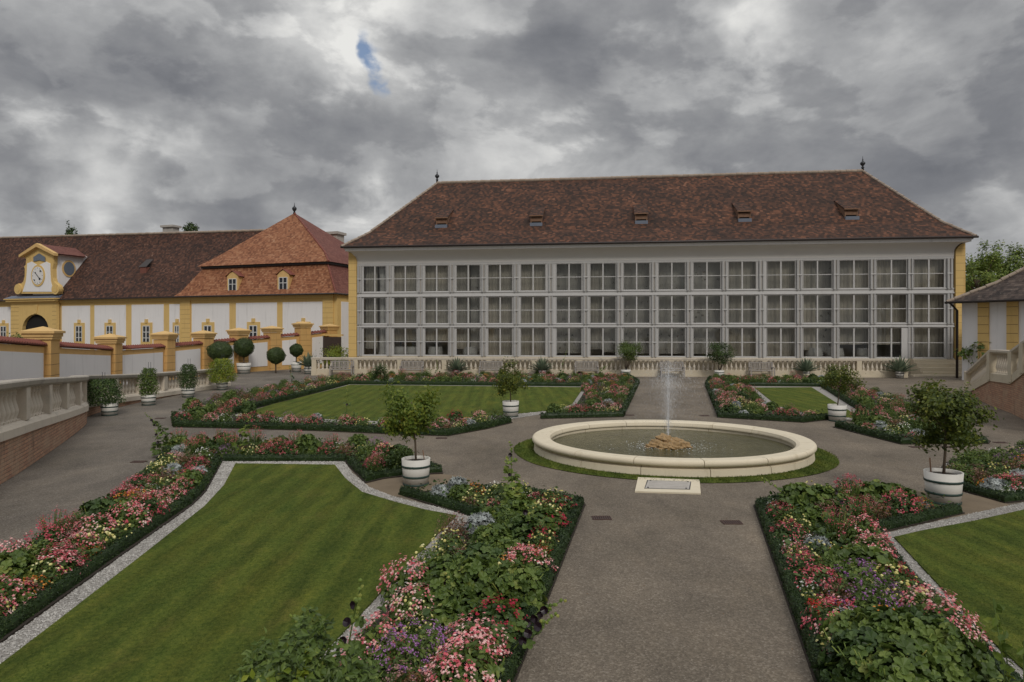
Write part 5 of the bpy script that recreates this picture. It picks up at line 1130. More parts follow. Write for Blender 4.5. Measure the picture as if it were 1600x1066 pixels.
# ================================================================== FAR TREES
def far_tree(label, x, base_y, ytop, Y, rx, n, size, leaf='leaf_light', name='tree', pop=1.0):
    X = (x-800)/FPX*Y; zt = ZP(ytop, Y); rz = min(rx*1.2*pop, zt*.45); t = thing(name, label, 'tree', (X, Y, 0), 0, 'trees beyond the roofs'); mb = MB(); CC = crown_leaves(mb, (0, 0, zt-rz*.95), rx, rz, n, size, T_LEAF, 30, sd=.13, up=.5); mb.obj('crown', M[leaf], t)
    mb = MB(); mb.tube([(0, 0, 0), (.1, 0, zt*.5), (0, 0, zt-rz)], [.3, .25, .15], 8)
    for k in range(8): mb.tube([(0, 0, zt-rz*1.6), CC[k]], [.12, .04], 5)
    mb.obj('trunk', M['bark'], t)
far_tree('leafy tree directly right of the orangery corner', 1528, 0, 396, 66, 2.0, 2600, .30)
far_tree('tallest leafy tree behind the small right house', 1560, 0, 382, 70, 2.1, 2800, .30)
far_tree('spreading leafy tree above the right house roof', 1592, 0, 386, 68, 2.2, 2800, .30)
far_tree('leafy tree just outside the right frame edge', 1640, 0, 386, 72, 3.5, 4000, .36)
far_tree('low tree filling the gap beside the orangery', 1514, 0, 408, 76, 3.0, 3400, .36, 'leaf_dark')
far_tree('tip of a narrow tree above the long dark roof', 112, 0, 351, 120, 1.0, 900, .35, 'leaf_dark', pop=2.0)
far_tree('round tree top above the long roof near the chimney', 298, 0, 348, 120, 1.5, 1500, .35, 'leaf_dark')
p = at(128, 600); t_ = bush('shrub', 'green bush showing above the yellow wall by the wing', 'shrub', (F2.w(SX(128), -6)[0], F2.w(SX(128), -6)[1], 0), (0, 0, 1.6), 1.6, 1.2, 1500, .25, M['leaf_mid'], 5)

# ================================================================== BOX HEDGES
HLINES = {}
def hedge(label, px, bed, h=.15, w=.17, dens=1000):
    HLINES.setdefault(bed, []).append(GP(px))
    L = np.array(GP(px)); seg = []
    for a, b in zip(L[:-1], L[1:]):
        n = max(1, int(np.linalg.norm(b-a)/.14)); seg += [a+(b-a)*k/n for k in range(n)]
    seg.append(L[-1]); L = np.array(seg); tg = np.gradient(L, axis=0); tg /= np.linalg.norm(tg, axis=1)[:, None]+1e-9; N = np.c_[-tg[:, 1], tg[:, 0]]
    m = len(L)//2; sgn = 1 if inpoly(L[m]+N[m]*.2, POLY[bed])[0] else -1; C_ = L+N*sgn*(w/2+.015)
    t = thing('box_hedge', label, 'hedge', (0, 0, 0), 0, 'low clipped box edgings of the flower beds'); V = []; k = 7; mb = MB()
    for i, c in enumerate(C_):
        wob = 1+.10*sin(i*1.7)+random.uniform(-.05, .05)
        for (o_, z) in ((-.5, 0), (-.5, .65), (-.36, .95), (0, 1.0), (.36, .95), (.5, .65), (.5, 0)): V.append((c[0]+N[i, 0]*o_*w*.9*wob, c[1]+N[i, 1]*o_*w*.9*wob, z*h*.93*(1+random.uniform(-.05, .05))+.001))
    mb.add(V, [(i*k+j, (i+1)*k+j, (i+1)*k+j+1, i*k+j+1) for i in range(len(C_)-1) for j in range(k-1)]+[tuple(range(k)), tuple((len(C_)-1)*k+j for j in range(k))])
    d = np.linalg.norm(np.diff(C_, axis=0), axis=1); tot = d.sum(); Ym = C_[:, 1]
    wgt = d*np.clip(9/((Ym[:-1]+Ym[1:])/2), .2, 1.6)**1.3; n = int(dens*wgt.sum()); idx = RNG.choice(len(d), n, p=wgt/wgt.sum()); u = RNG.random(n)[:, None]
    P = C_[idx]*(1-u)+C_[idx+1]*u; Nn = N[idx]; a = RNG.random(n)*pi; o_ = -np.cos(a)*w*.5; z = np.minimum(h*1.0, h*(.12+1.15*np.sin(a)))*RNG.uniform(.92, 1.06, n)
    P3 = np.c_[P+Nn*o_[:, None], z]; N3 = np.c_[Nn*(-np.cos(a))[:, None], np.sin(a)*.9]; sz = .024*np.clip(P[:, 1]/9, .9, 2.2)*RNG.uniform(.7, 1.3, n)
    mb.scatter(P3, jit(N3, .5), sz, T_OVAL); mb.obj('foliage', M['leaf_box'], t)
hedge('low box hedge between the long left bed and the near left lawn strip', [(-200,1151),(0,1005),(100,932),(200,860),(300,789),(322,767),(347,722)], 'A')
hedge('low box hedge along the far end of the near left lawn', [(347,722),(538,722)], 'A')
hedge('low box hedge curling round the tub of the leaning citrus', [(540,723),(550,735),(571,755),(600,748),(650,742),(691,740)], 'A')
hedge('low box hedge on the ramp side of the long left bed', [(-200,977),(0,887),(150,802),(240,730),(262,699)], 'A', dens=500)
hedge('low box hedge behind the near left lawn beside the cross path', [(262,698),(600,701),(691,737)], 'A', dens=500)
hedge('low box hedge corner at the tip of the near left lawn', [(622,774),(680,791),(736,809)], 'C')
hedge('low box hedge along the left edge of the central path', [(700,767),(820,771),(914,789),(862,925),(800,1080),(775,1150)], 'C')
hedge('low box hedge along the right edge of the central path', [(1300,1150),(1272,1066),(1178,792),(1240,778),(1340,773),(1430,784)], 'E')
hedge('low box hedge at the tip of the near right lawn', [(1506,804),(1440,819),(1376,834)], 'E')
hedge('low box hedge between the near right bed and its pebble strip', [(1377,836),(1430,910),(1514,987),(1583,1065),(1660,1140)], 'E', dens=700)
hedge('low box hedge in front of the bed at the right frame edge', [(1465,752),(1500,767),(1570,787),(1600,784),(1800,744)], 'F')
hedge('long low box hedge in front of the far left lawn', [(267,652),(270,668),(365,670),(500,674),(640,680),(700,682),(760,671),(800,661)], 'B', h=.19)
hedge('low box hedge beside the pebble strip of the far left lawn', [(356,650),(546,601),(917,604.5)], 'B', h=.21)
hedge('low box hedge left of the path behind the fountain', [(986,590),(1000,598),(975,652),(846,655)], 'B', h=.19)
hedge('low box hedge right of the path behind the fountain', [(1107,592),(1101,602),(1121,653),(1256,661),(1297,656)], 'G', h=.19)
hedge('low box hedge along the far right lawn', [(1171,603.3),(1281,604.3),(1356,652)], 'G', h=.19)
hedge('low box hedge in front of the triangular right bed', [(1303,668),(1408,695),(1544,694)], 'G', h=.19)

# ================================================================== FLOWERS
def leaves_mesh(n, R, H, size, T, mat, shell=.5, z0=.03, jitn=.5, stems=0):
    mb = MB(); P, d = dome(n, R, H, shell, z0); mb.scatter(P, jit(d*np.array([1, 1, .7])+np.array([0, 0, .5]), jitn), RNG.uniform(.65, 1.25, n)*size, T)
    return mb.mesh('foliage', mat)
def blooms_mesh(n, R, H, size, T, mat, z0=.05, cluster=1, spread=.03, lo=.05):
    mb = MB(); P, d = dome(n, R, H, .9, z0, lo)
    if cluster > 1: P = np.repeat(P, cluster, 0)+RNG.normal(size=(n*cluster, 3))*spread; d = np.repeat(d, cluster, 0)
    mb.scatter(P, jit(d+np.array([0, -.25, .5]), .45), RNG.uniform(.75, 1.25, len(P))*size, T); return mb.mesh('blossoms', mat)
def stems_mesh(n, R, H, mat, rad=.004, z0=0):
    mb = MB()
    for k in range(n):
        a = random.random()*6.28; r = R*random.random()**.5; mb.tube([(r*.3*cos(a), r*.3*sin(a), z0), (r*.7*cos(a), r*.7*sin(a), H*.55), (r*cos(a), r*sin(a), H*random.uniform(.8, 1))], rad, 4)
    return mb.mesh('stems', mat)
KIND = {}
def proto(kind, v, meshes):
    KIND.setdefault(kind, []).append(meshes)
for v in range(3):
    proto('pink_begonia', v, [leaves_mesh(560, .25, .28, .055, T_OVAL, M['leaf_mid']), blooms_mesh(70, .28, .33, .030, T_STAR, M['petal_pink'], cluster=5, spread=.018)])
    proto('rose_begonia', v, [leaves_mesh(560, .25, .27, .05, T_OVAL, M['leaf_dark']), blooms_mesh(72, .28, .32, .028, T_STAR, M['petal_rose'], cluster=5, spread=.018)])
    proto('yellow_marigold', v, [leaves_mesh(700, .25, .26, .045, T_LEAF, M['leaf_mid']), blooms_mesh(34, .28, .32, .040, T_POM, M['petal_yellow'])])
    proto('leafy_mallow', v, [leaves_mesh(360, .32, .36, .088, T_LOBED, M['leaf_mid' if v != 1 else 'leaf_dark'], .5, .04, .5), stems_mesh(14, .30, .36, M['leaf_light'])])
    proto('leafy_squash', v, [leaves_mesh(300, .32, .30, .10, T_ROUND, M['leaf_mid'], .5, .04, .5), stems_mesh(12, .30, .28, M['leaf_light'])])
    proto('feathery_herb', v, [leaves_mesh(1300, .28, .36, .055, T_LEAF, M['leaf_mid'], .3, .05, .8)])
for v in range(2):
    proto('crimson_geranium', v, [leaves_mesh(460, .24, .25, .055, T_ROUND, M['leaf_dark']), blooms_mesh(24, .27, .30, .026, T_STAR, M['petal_crimson'], cluster=10, spread=.018)])
    proto('red_salvia', v, [leaves_mesh(460, .23, .24, .055, T_OVAL, M['leaf_mid']), blooms_mesh(24, .25, .29, .025, T_STAR, M['petal_red'], cluster=8, spread=.017)])
    proto('white_petunia', v, [leaves_mesh(480, .23, .22, .05, T_OVAL, M['leaf_mid']), blooms_mesh(60, .26, .26, .034, T_STAR, M['petal_white'])])
    proto('purple_verbena', v, [leaves_mesh(620, .27, .32, .045, T_LEAF, M['leaf_mid']), blooms_mesh(60, .31, .38, .017, T_STAR, M['petal_purple'], cluster=7, spread=.014)])
    proto('orange_flower', v, [leaves_mesh(460, .22, .24, .04, T_LEAF, M['leaf_bronze']), blooms_mesh(110, .25, .27, .026, T_POM, M['petal_orange'])])
    proto('silver_ragwort', v, [leaves_mesh(520, .23, .25, .085, T_FEATHER, M['leaf_silver'], .5, .03, .5)])
    proto('bronze_heather', v, [leaves_mesh(900, .25, .30, .038, T_LEAF, M['leaf_bronze'], .3, .03, .8), blooms_mesh(70, .29, .36, .018, T_STAR, M['petal_dusty'], cluster=5, spread=.017)])
    mb = MB(); n = 44; P, d = dome(n, .27, .50, .92, .1, .45); stm = MB()
    for q in P: stm.tube([(q[0]*.25, q[1]*.25, 0), (q[0]*.7, q[1]*.7, q[2]*.6), q], .004, 4)
    P2 = np.repeat(P, 5, 0)+RNG.normal(size=(n*5, 3))*.022; mb.scatter(P2, jit(np.repeat(d, 5, 0), .4), .022, T_STAR)
    proto('tall_pink_cleome', v, [leaves_mesh(600, .25, .34, .05, T_LEAF, M['leaf_mid'], .25, .03, .8), stm.mesh('stems', M['leaf_mid']), mb.mesh('blossoms', M['petal_rose'])])
PHR = {'pink_begonia': 'mound of pale pink begonias', 'rose_begonia': 'mound of rose and white begonias', 'yellow_marigold': 'clump of pale yellow marigolds', 'leafy_mallow': 'clump of lobed green mallow leaves', 'leafy_squash': 'clump of large light green leaves',
       'feathery_herb': 'fluffy green clump without flowers', 'crimson_geranium': 'clump of crimson geraniums', 'red_salvia': 'clump of bright red flowers', 'white_petunia': 'low clump of white flowers', 'purple_verbena': 'clump of purple verbena', 'orange_flower': 'clump of orange flowers',
       'silver_ragwort': 'tuft of silver grey leaves', 'bronze_heather': 'bronze brown clump with dusty flowers', 'tall_pink_cleome': 'clump of tall thin pink flowers'}
BEDN = {'A': 'the long near left bed', 'C': 'the bed left of the central path', 'E': 'the bed right of the central path', 'F': 'the bed at the right frame edge', 'B': 'the bed round the far left lawn', 'G': 'the bed round the far right lawn'}
PLANTS = []   # (kind, X, Y, scale, bed)
def put(bed, kind, *pts):
    for p in pts:
        X, Y = G(p[0], p[1]); PLANTS.append((kind, X, Y, p[2] if len(p) > 2 else 1.0, bed))
# bed left of the central path (pixel of the foot of each clump)
put('C', 'silver_ragwort', (690,782), (715,775), (880,800,.7)); put('C', 'orange_flower', (742,776,.8), (790,905,.8))
put('C', 'yellow_marigold', (745,795), (785,785), (812,780,.8), (865,790,.9), (850,870,.8), (700,870,.9), (672,892,.8), (640,985,.8), (660,1000,.6))
put('C', 'crimson_geranium', (897,806), (888,832,.9), (878,862,.9), (800,1000,1.1), (835,1015,.8)); put('C', 'red_salvia', (868,888,.8))
put('C', 'leafy_squash', (812,808), (775,820,.9), (850,830,1.1), (700,990,.8)); put('C', 'leafy_mallow', (820,850,1.1), (770,860), (785,885), (700,930,1.2), (745,945,1.3), (800,950,1.2), (845,950,.9), (690,960,1.1), (850,1020,.8), (748,905,1.1))
put('C', 'pink_begonia', (845,905,1.1), (815,900,.9), (632,940,1.1), (645,975,1.0), (740,1040,1.2), (775,1080,1.2), (700,1100), (585,1040,1.0), (555,1055,.8)); put('C', 'purple_verbena', (655,1055,1.1), (690,1045,.8), (620,1070,1.0))
put('C', 'bronze_heather', (700,845,.9), (640,1110,.9), (720,800,.6)); put('C', 'rose_begonia', (790,1050,.9), (770,800,.5))
# bed right of the central path
put('E', 'white_petunia', (1205,800,.7), (1240,870,.8), (1262,940,.8), (1290,1010,.7), (1270,860,.7)); put('E', 'rose_begonia', (1212,815,.9), (1225,850), (1240,905,.9), (1250,935,1.0), (1420,812,1.1), (1400,800,.8), (1270,1000,1.1))
put('E', 'leafy_squash', (1250,800,1.2), (1285,795,1.2), (1370,795,1.2), (1400,790,1.0), (1330,905,1.1), (1365,910,1.0), (1270,825,.9)); put('E', 'leafy_mallow', (1360,1045,1.3), (1400,1060,1.4), (1440,1050,1.2), (1470,1075,1.3), (1340,1080,1.2), (1390,1100,1.4), (1345,925,.9))
put('E', 'tall_pink_cleome', (1330,795,.8), (1350,825,.8), (1310,850,.8)); put('E', 'yellow_marigold', (1245,835,.8), (1255,890,.8), (1285,880,.8), (1325,840,.7), (1400,945,1.1), (1420,965,.9), (1330,1020,1.0), (1275,960,.7), (1455,1030,.8), (1300,1035,.8))
put('E', 'silver_ragwort', (1278,870,.8), (1340,880,.7), (1330,1000,1.0), (1440,800,.6)); put('E', 'orange_flower', (1310,885,.7), (1385,1010,1.1), (1440,800,.7))
put('E', 'pink_begonia', (1350,860,1.1), (1375,880,1.0), (1398,905,.9), (1455,985,1.2), (1480,1010,1.1), (1430,950,.7), (1505,1035,.8), (1235,880,.7)); put('E', 'crimson_geranium', (1395,920,.8), (1415,930,.7)); put('E', 'red_salvia', (1280,980,.9), (1465,815,.8), (1262,975,.7))
put('E', 'purple_verbena', (1350,965,1.3), (1370,985,1.1)); put('E', 'bronze_heather', (1350,800,.8), (1310,960,.9), (1370,815,.9), (1290,1050,.9)); put('E', 'feathery_herb', (1400,1010,.8), (1230,825,.7), (1300,920,.9))
# near left bed
put('A', 'pink_begonia', (60,960,1.1), (40,990,1.0), (150,850,1.1), (120,910,1.1), (170,880,1.0), (215,835,1.1), (240,800,1.0), (5,900,1.0), (185,790,.9)); put('A', 'rose_begonia', (250,815,1.1), (200,775,1.0), (150,900,1.1), (130,800,.9), (30,870), (300,755,.9), (285,775,.8), (170,905,.9), (435,712,1.1), (415,716,.9), (452,714,1.0), (512,714,.9), (325,735,.8), (585,738,.9), (600,722,1.0))
put('A', 'leafy_mallow', (10,930,1.2), (150,835,1.1), (185,825,1.1), (320,700,.9), (350,705,1.0), (480,712,1.1), (310,760,.8), (265,705,.9), (560,705), (625,725)); put('A', 'leafy_squash', (290,770,.9), (205,830,.8), (490,706,.8), (15,955,.8)); put('A', 'orange_flower', (80,940,.8), (195,800,1.1), (215,795,.9), (285,752,.7), (425,702,.9), (150,880,.7))
put('A', 'yellow_marigold', (95,925,.9), (170,870,1.0), (190,850,.9), (255,745,.9), (290,760,.7), (265,770,.9), (230,790,.7), (230,745,.9), (10,985,.9)); put('A', 'silver_ragwort', (270,745,.9), (310,748,.8)); put('A', 'bronze_heather', (90,850,1.1), (70,830,1.0), (230,770,.9), (260,755,.8), (115,880,1.0), (165,790,.8), (125,855,.9), (540,715,.9))
put('A', 'tall_pink_cleome', (70,860,.9), (370,702,.9), (398,704,.9), (345,702,.8), (520,706,.8), (275,702,.8), (585,745,.7)); put('A', 'feathery_herb', (215,810,1.0), (140,820,.9), (240,770,.7), (600,735,1.0), (630,735,1.1), (575,720,1.0), (60,900)); put('A', 'crimson_geranium', (185,895,.7), (330,715,.6))
# far left bed
put('B', 'rose_begonia', (278,660), (345,655), (360,645), (450,625), (460,618), (500,607), (605,672), (560,668,.9), (490,667), (420,660), (395,662), (960,612), (955,625), (930,632), (905,645,.8)); put('B', 'pink_begonia', (330,662), (570,598), (540,668), (690,668,.9), (915,612), (935,645), (960,600), (720,672,.8), (785,596), (640,597), (855,596))
put('B', 'leafy_mallow', (310,655,1.2), (330,650), (300,640,1.1), (425,645,.9), (400,652,.8), (590,594), (880,595,1.2), (860,648,.9)); put('B', 'feathery_herb', (360,632,1.1), (400,620,1.1), (440,612), (925,624), (940,605), (680,662,.9), (520,595,.9), (700,597,.8), (620,596,.9)); put('B', 'silver_ragwort', (345,655,.6), (495,660,.9), (735,668,.8), (612,598,.8)); put('B', 'orange_flower', (730,664,.8), (890,643,.7), (830,597,.6))
put('B', 'crimson_geranium', (695,655,1.1), (920,648,.8), (945,595,.8)); put('B', 'bronze_heather', (640,672), (470,662,.9), (385,628), (700,675,.8)); put('B', 'yellow_marigold', (380,662,.8), (755,666,.9), (715,676,.7), (880,645,.8)); put('B', 'white_petunia', (430,664,.7), (770,664,.7)); put('B', 'purple_verbena', (470,655,.7), (395,636,.8))
# far right bed
put('G', 'rose_begonia', (1118,612,1.0), (1130,630,1.0), (1150,603), (1170,612,.9), (1220,655), (1240,652,.8), (1360,628,1.1), (1330,612), (1300,603)); put('G', 'pink_begonia', (1125,645), (1190,645,.8), (1345,620), (1245,598,.9), (1265,656,.9), (1385,640), (1400,650,.8)); put('G', 'leafy_mallow', (1160,630,1.1), (1230,597), (1270,597), (1390,640,.8), (1345,660), (1370,668,1.1), (1395,640)); put('G', 'yellow_marigold', (1170,645,1.1), (1270,655,.8), (1415,665), (1395,680,.8)); put('G', 'white_petunia', (1190,599,1.1), (1380,685,.8), (1440,670,.9)); put('G', 'silver_ragwort', (1435,685,1.0), (1375,672,.9), (1430,662)); put('G', 'feathery_herb', (1145,620), (1180,632), (1230,650,.9), (1420,645,1.1), (1460,680), (1500,685), (1350,645,.9)); put('G', 'purple_verbena', (1420,640,.9), (1360,632,.7)); put('G', 'bronze_heather', (1300,612,.8), (1480,685), (1400,672,.9), (1255,645,.8))
# right edge bed
put('F', 'feathery_herb', (1510,740,1.1), (1495,755), (1530,730,1.1), (1560,728)); put('F', 'silver_ragwort', (1532,775,1.1), (1595,760)); put('F', 'orange_flower', (1513,772,.8), (1600,730,.8)); put('F', 'rose_begonia', (1570,772), (1590,768,.9), (1480,752,.8)); put('F', 'white_petunia', (1555,780,.8), (1485,745,.8), (1600,778,.7)); put('F', 'yellow_marigold', (1558,755), (1580,762,.7)); put('F', 'purple_verbena', (1570,735,.9), (1595,725)); put('F', 'bronze_heather', (1530,757), (1510,755,.9), (1585,745))
# fill the rest
WTS = {'A': [('rose_begonia', 2), ('pink_begonia', 1.8), ('leafy_mallow', 1.4), ('feathery_herb', 3.4), ('yellow_marigold', 2.2), ('bronze_heather', 1.8), ('white_petunia', .9), ('tall_pink_cleome', 1.3), ('purple_verbena', .8), ('silver_ragwort', .7), ('orange_flower', .5)]}
def settle(X, Y, s, bed):
    """keep a clump clear of the clipped edging"""
    p = np.array([X, Y]); poly = POLY[bed]; need = .13+.17*s
    if not inpoly(p, poly)[0]: c_ = np.array(poly).mean(0)
    for _ in range(12):
        d0 = min(edge_dist(p, l)[0] for l in HLINES[bed]) if HLINES.get(bed) else 9
        ins = inpoly(p, poly)[0]
        if ins and d0 >= need: break
        best = None
        for a in np.linspace(0, 2*pi, 12, endpoint=False):
            q = p+.07*np.array([cos(a), sin(a)]); sc_ = (edge_dist(q, poly, True)[0] if inpoly(q, poly)[0] else -edge_dist(q, poly, True)[0])+.5*min([edge_dist(q, l)[0] for l in HLINES.get(bed, [])]+[need])
            if best is None or sc_ > best[0]: best = (sc_, q)
        p = best[1]
    return float(p[0]), float(p[1])
PLANTS = [(k_,)+settle(X_, Y_, s_, b_)+(s_, b_) for (k_, X_, Y_, s_, b_) in PLANTS]
for bed, sp in (('A', .42), ('C', .40), ('E', .40), ('F', .50), ('B', .58), ('G', .58)):
    poly = np.array(POLY[bed]); lo, hi = poly.min(0), poly.max(0); lo[1] = max(lo[1], 5.0); kinds, w = zip(*WTS['A']); w = np.array(w)/sum(w)
    for _ in range(5000):
        p = lo+RNG.random(2)*(hi-lo)
        if not inpoly(p, poly)[0] or edge_dist(p, poly, True)[0] < .34 or abs(p[0]) > p[1]*.84+.5: continue
        if any((q[1]-p[0])**2+(q[2]-p[1])**2 < (sp*(.5+.5*q[3]))**2 for q in PLANTS): continue
        PLANTS.append((str(RNG.choice(kinds, p=w)), float(p[0]), float(p[1]), float(RNG.uniform(.75, 1.05)), bed))
NUM = ['nearest', 'second nearest', 'third nearest', 'fourth nearest', 'fifth nearest', 'sixth nearest', 'seventh nearest', 'eighth nearest', 'ninth nearest', 'tenth nearest']+['%dth nearest' % k for k in range(11, 80)]
def nn(k): return NUM[k] if k < 10 else {21: '21st', 22: '22nd', 23: '23rd', 31: '31st', 32: '32nd', 33: '33rd'}.get(k+1, '%dth' % (k+1))+' nearest'
PLANTS.sort(key=lambda q: q[2]); cnt = {}; firsts = {}; BODY = {'foliage': 1, 'blossoms': 1, 'stems': 1}
for kind, X, Y, s, bed in PLANTS:
    c = cnt.get((kind, bed), 0); cnt[(kind, bed)] = c+1; v = c % len(KIND[kind])
    lab = '%s %s in %s' % (nn(c), PHR[kind], BEDN[bed]); grp = PHR[kind].replace('clump', 'clumps').replace('mound', 'mounds').replace('tuft', 'tufts')
    if kind[:5] in ('pink_', 'rose_'): s *= 1.0
    key = (kind, v); rz = random.random()*6.28
    if key not in firsts:
        t = thing(kind, lab, 'flower' if kind not in ('leafy_mallow', 'leafy_squash', 'feathery_herb', 'silver_ragwort') else 'plant', (X, Y, .02), rz, grp); t.scale = (s, s, s); firsts[key] = t; ks = []
        for me in KIND[kind][v]: o = bpy.data.objects.new(me.name.split('.')[0], me); COL.objects.link(o); o.parent = t; ks.append(o)
        KIDS[t.name] = ks
    else: dup(firsts[key], (X, Y, .02), rz, lab, grp, (s, s, s*random.uniform(.85, 1.15)))
print('PLANTS', len(PLANTS), {k: sum(v for (a, b), v in cnt.items() if a == k) for k in KIND})
# ground cover between the clumps
mb = MB()
for bed in BEDS:
    poly = np.array(POLY[bed]); lo, hi = poly.min(0), poly.max(0); lo[1] = max(lo[1], 5.0); n = int((hi-lo).prod()*260); P = lo+RNG.random((n, 2))*(hi-lo); P = P[inpoly(P, poly)]; P = P[np.abs(P[:, 0]) < P[:, 1]*.85]; P = P[RNG.random(len(P)) < np.clip(11/P[:, 1], .35, 1)]
    P = P[edge_dist(P, poly, True) > .15]; n = len(P); z = .04+RNG.random(n)**1.5*.24
    mb.scatter(np.c_[P, z], jit(np.tile([0, 0, 1.], (n, 1)), .6), RNG.uniform(.04, .10, n), T_OVAL, (RNG.random(n) < 0).astype(int)[0] if n else 0)
o = mb.obj('ground_cover', M['leaf_dark']); tag(o, 'low green leaves covering the soil between the flower clumps', 'ground cover', kind='stuff')

# hollyhocks: tall leaning stems with black flowers
def hollyhock(label, p, top, ztop, nfl=2, nl=26, base_leaves=True, r=.009, leaf='leaf_mid', nb=14):
    t = thing('hollyhock', label, 'hollyhock', (p[0], p[1], .02), 0, 'hollyhocks with almost black flowers'); dx, dy = top[0]-p[0], top[1]-p[1]
    def cv(u): return np.array([dx*u**1.4, dy*u**1.4, ztop*u**.92])
    mb = MB(); mb.tube([cv(u) for u in np.linspace(0, 1, 9)], list(np.linspace(r, r*.4, 9)), 6); stm = mb
    mb = MB(); us = RNG.random(nl)**.9*.72; a = RNG.random(nl)*2*pi; L = .16*(1-us*.8); P = np.array([cv(u) for u in us])+np.c_[np.cos(a)*L, np.sin(a)*L, .03*np.ones(nl)]
    mb.scatter(P, jit(np.tile([0, -.3, 1.], (nl, 1)), .35), .17*(1-us*.75), T_LOBED); mb.obj('leaves', M[leaf], t)
    mb = MB(); ub = np.linspace(.62, 1, nb); P = np.array([cv(u)+RNG.normal(size=3)*.015 for u in ub]); stm.scatter(P, jit(np.tile([0, -.5, .5], (nb, 1)), .5), .045-.02*(ub-.6), T_POM, 1); stm.obj('stem', [M['leaf_mid'], M['leaf_light']], t)
    if not nfl: return
    uf = np.linspace(.5, .8, nfl); P = np.array([cv(u)+np.array([random.uniform(-.05, .05), -.05, 0]) for u in uf]); 
    for q in P: mb = MB(); mb.scatter([q], jit(np.array([[0, -1, .35]]), .3), random.uniform(.06, .08), T_SAUCER); mb.obj('flower', M['petal_black'], t)
def hh(label, bx_, by_, tx, ty, nfl=2, dY=0, **k):
    p = G(bx_, by_); Y = p[1]+dY; X = (tx-800)/FPX*Y; hollyhock(label, p, (X, Y), ZP(ty, Y), nfl, **k)
hh('tall leaning black hollyhock arching over the left ramp', 268, 700, 226, 648, 3, nl=34); hh('black hollyhock rising from the left end of the cross path', 250, 715, 243, 672, 2)
hh('leafy hollyhock with yellowing leaves left of the fountain', 800, 800, 798, 692, 2, nl=46, leaf='leaf_light'); hh('thin hollyhock stem with black flower at the right path corner', 1245, 800, 1192, 750, 1, nl=8); hh('pale thin hollyhock in front of the far left lawn', 540, 668, 544, 602, 1, nl=10); hh('short hollyhock before the far left lawn', 556, 668, 552, 640, 1, nl=16)
hh('near hollyhock stem with buds above the pebble strip', 535, 1100, 566, 910, 3, nl=8, nb=20); hh('near black hollyhock leaning over the central path', 780, 1010, 884, 940, 4, nl=14); hh('low black hollyhock drooping onto the central path', 790, 1040, 868, 965, 3, nl=12)
hh('black hollyhock in the middle of the bed left of the path', 830, 850, 822, 790, 2, nl=20); hh('budding hollyhock above the bottom shrub', 455, 1110, 462, 965, 0, nl=4, nb=18)
hh('yellowing hollyhock between the cross path and far left bed', 372, 716, 392, 650, 2, nl=34, leaf='leaf_citrus'); hh('leafy hollyhock at the far corner of the left lawn', 458, 620, 452, 572, 2, nl=24, leaf='leaf_blue'); hh('hollyhock rising before the orangery balustrade', 685, 600, 682, 562, 0, nl=14); hh('slim hollyhock before the balustrade near the fourth bench', 874, 600, 886, 548, 1, nl=16)
hh('hollyhock leaning left in front of the potted bush', 928, 596, 958, 565, 1, nl=34); hh('dark hollyhock among leaves near the lower path edge', 720, 960, 700, 900, 2, nl=16); hh('small hollyhock with black flowers over the right bed', 1330, 815, 1292, 760, 2, nl=16)
p = at(596, 598); bush('shrub', 'dark green conical shrub before the balustrade left of centre', 'shrub', p, (0, 0, .55), .42, .55, 1400, .08, M['leaf_dark'], 5); p = at(592, 596); 
p = G(668, 596); bush('shrub', 'small pointed green shrub before the second bench', 'shrub', (p[0], p[1], 0), (0, 0, .35), .3, .4, 700, .07, M['leaf_mid'], 4)
mb = MB(); n = 260; P = np.c_[RNG.uniform(-9, 9, n), RNG.uniform(6, 22, n)]; P = P[[not any(inpoly(q, POLY[b])[0] for b in POLY) for q in P]]; n = len(P)
mb.scatter(np.c_[P, np.full(n, .008)], jit(np.tile([0, 0, 1.], (n, 1)), .25), RNG.uniform(.015, .04, n), T_LEAF); o = mb.obj('fallen_leaves', M['leaf_bronze']); tag(o, 'few small dry leaves scattered on the gravel paths', 'fallen leaves', kind='stuff')
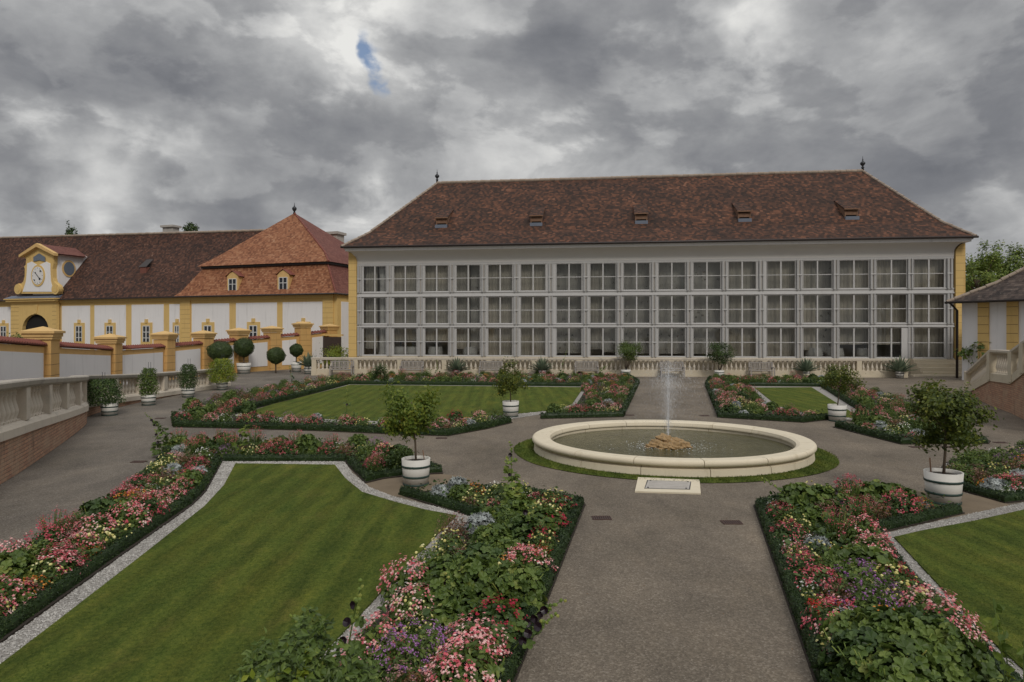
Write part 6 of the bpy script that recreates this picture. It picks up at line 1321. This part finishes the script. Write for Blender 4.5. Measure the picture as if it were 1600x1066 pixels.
# big near shrub at the bottom edge and the twig at the right
NYs = 4.3; X0 = (450-800)/FPX*NYs
t = thing('laurel_shrub', 'large yellowish green shrub rising from the bottom edge before the lawn', 'shrub', (X0, NYs, 0)); mb = MB(); n = 8000
cx = RNG.uniform(-.55, .62, n); cy_ = RNG.uniform(-.35, .35, n); zt = .86+.12*np.sin(cx*6+1)+.10*np.sin(cx*17)+.05*np.sin(cx*41)-.6*(cx-.02)**2; zz = zt-RNG.random(n)**1.4*.7
mb.scatter(np.c_[cx, cy_, zz], jit(np.tile([0, -.4, 1.], (n, 1)), .6), RNG.uniform(.035, .075, n), T_LEAF); n = 60; sx = RNG.uniform(-.52, .58, n)
for x_ in sx:
    z_ = .86+.12*np.sin(x_*6+1)+.10*np.sin(x_*17)+.05*np.sin(x_*41)-.6*(x_-.02)**2+random.uniform(-.12, .05); P = np.array([[x_+random.uniform(-.02, .02), random.uniform(-.36, -.1), z_-.02*q] for q in range(9)]); mb.scatter(P, jit(np.tile([0, -.5, .7], (9, 1)), .6), .07, T_LEAF, 1)
mb.obj('foliage', [M['leaf_mid'], M['leaf_yellow']], t)
mb = MB()
for k in range(14): a = -.55+k*.085; mb.tube([(a*.3, 0, 0), (a*.7, 0, .3), (a*.9, random.uniform(-.2, .2), .52)], [.014, .010, .004], 5)
mb.obj('stems', M['bark'], t)
NY2 = 3.6; t = thing('laurel_branch', 'thin leafy shoot rising from the lower right corner', 'branch', ((1598-800)/FPX*NY2, NY2, 0)); mb = MB(); lf = MB()
for (tx, ty) in ((1552, 935), (1568, 985), (1600, 1000)):
    top = np.array([(tx-1598)/FPX*NY2, 0, ZP(ty, NY2)]); mb.tube([(0, 0, 0), top*np.array([.4, 1, .6]), top], [.007, .005, .002], 5); u = np.linspace(.45, 1, 34); P = np.array([[top[0]*np.interp(q, [0, .6, 1], [0, .4, 1]), 0, top[2]*q] for q in u]); lf.scatter(P, jit(np.tile([0, -.5, .5], (34, 1)), .7), RNG.uniform(.04, .07, 34), T_OVAL)
mb.obj('stem', M['leaf_mid'], t); lf.obj('leaves', M['leaf_citrus'], t)
# light bounces through the glazing
SC.cycles.max_bounces = 8; SC.cycles.transparent_max_bounces = 12; SC.cycles.use_denoising = True
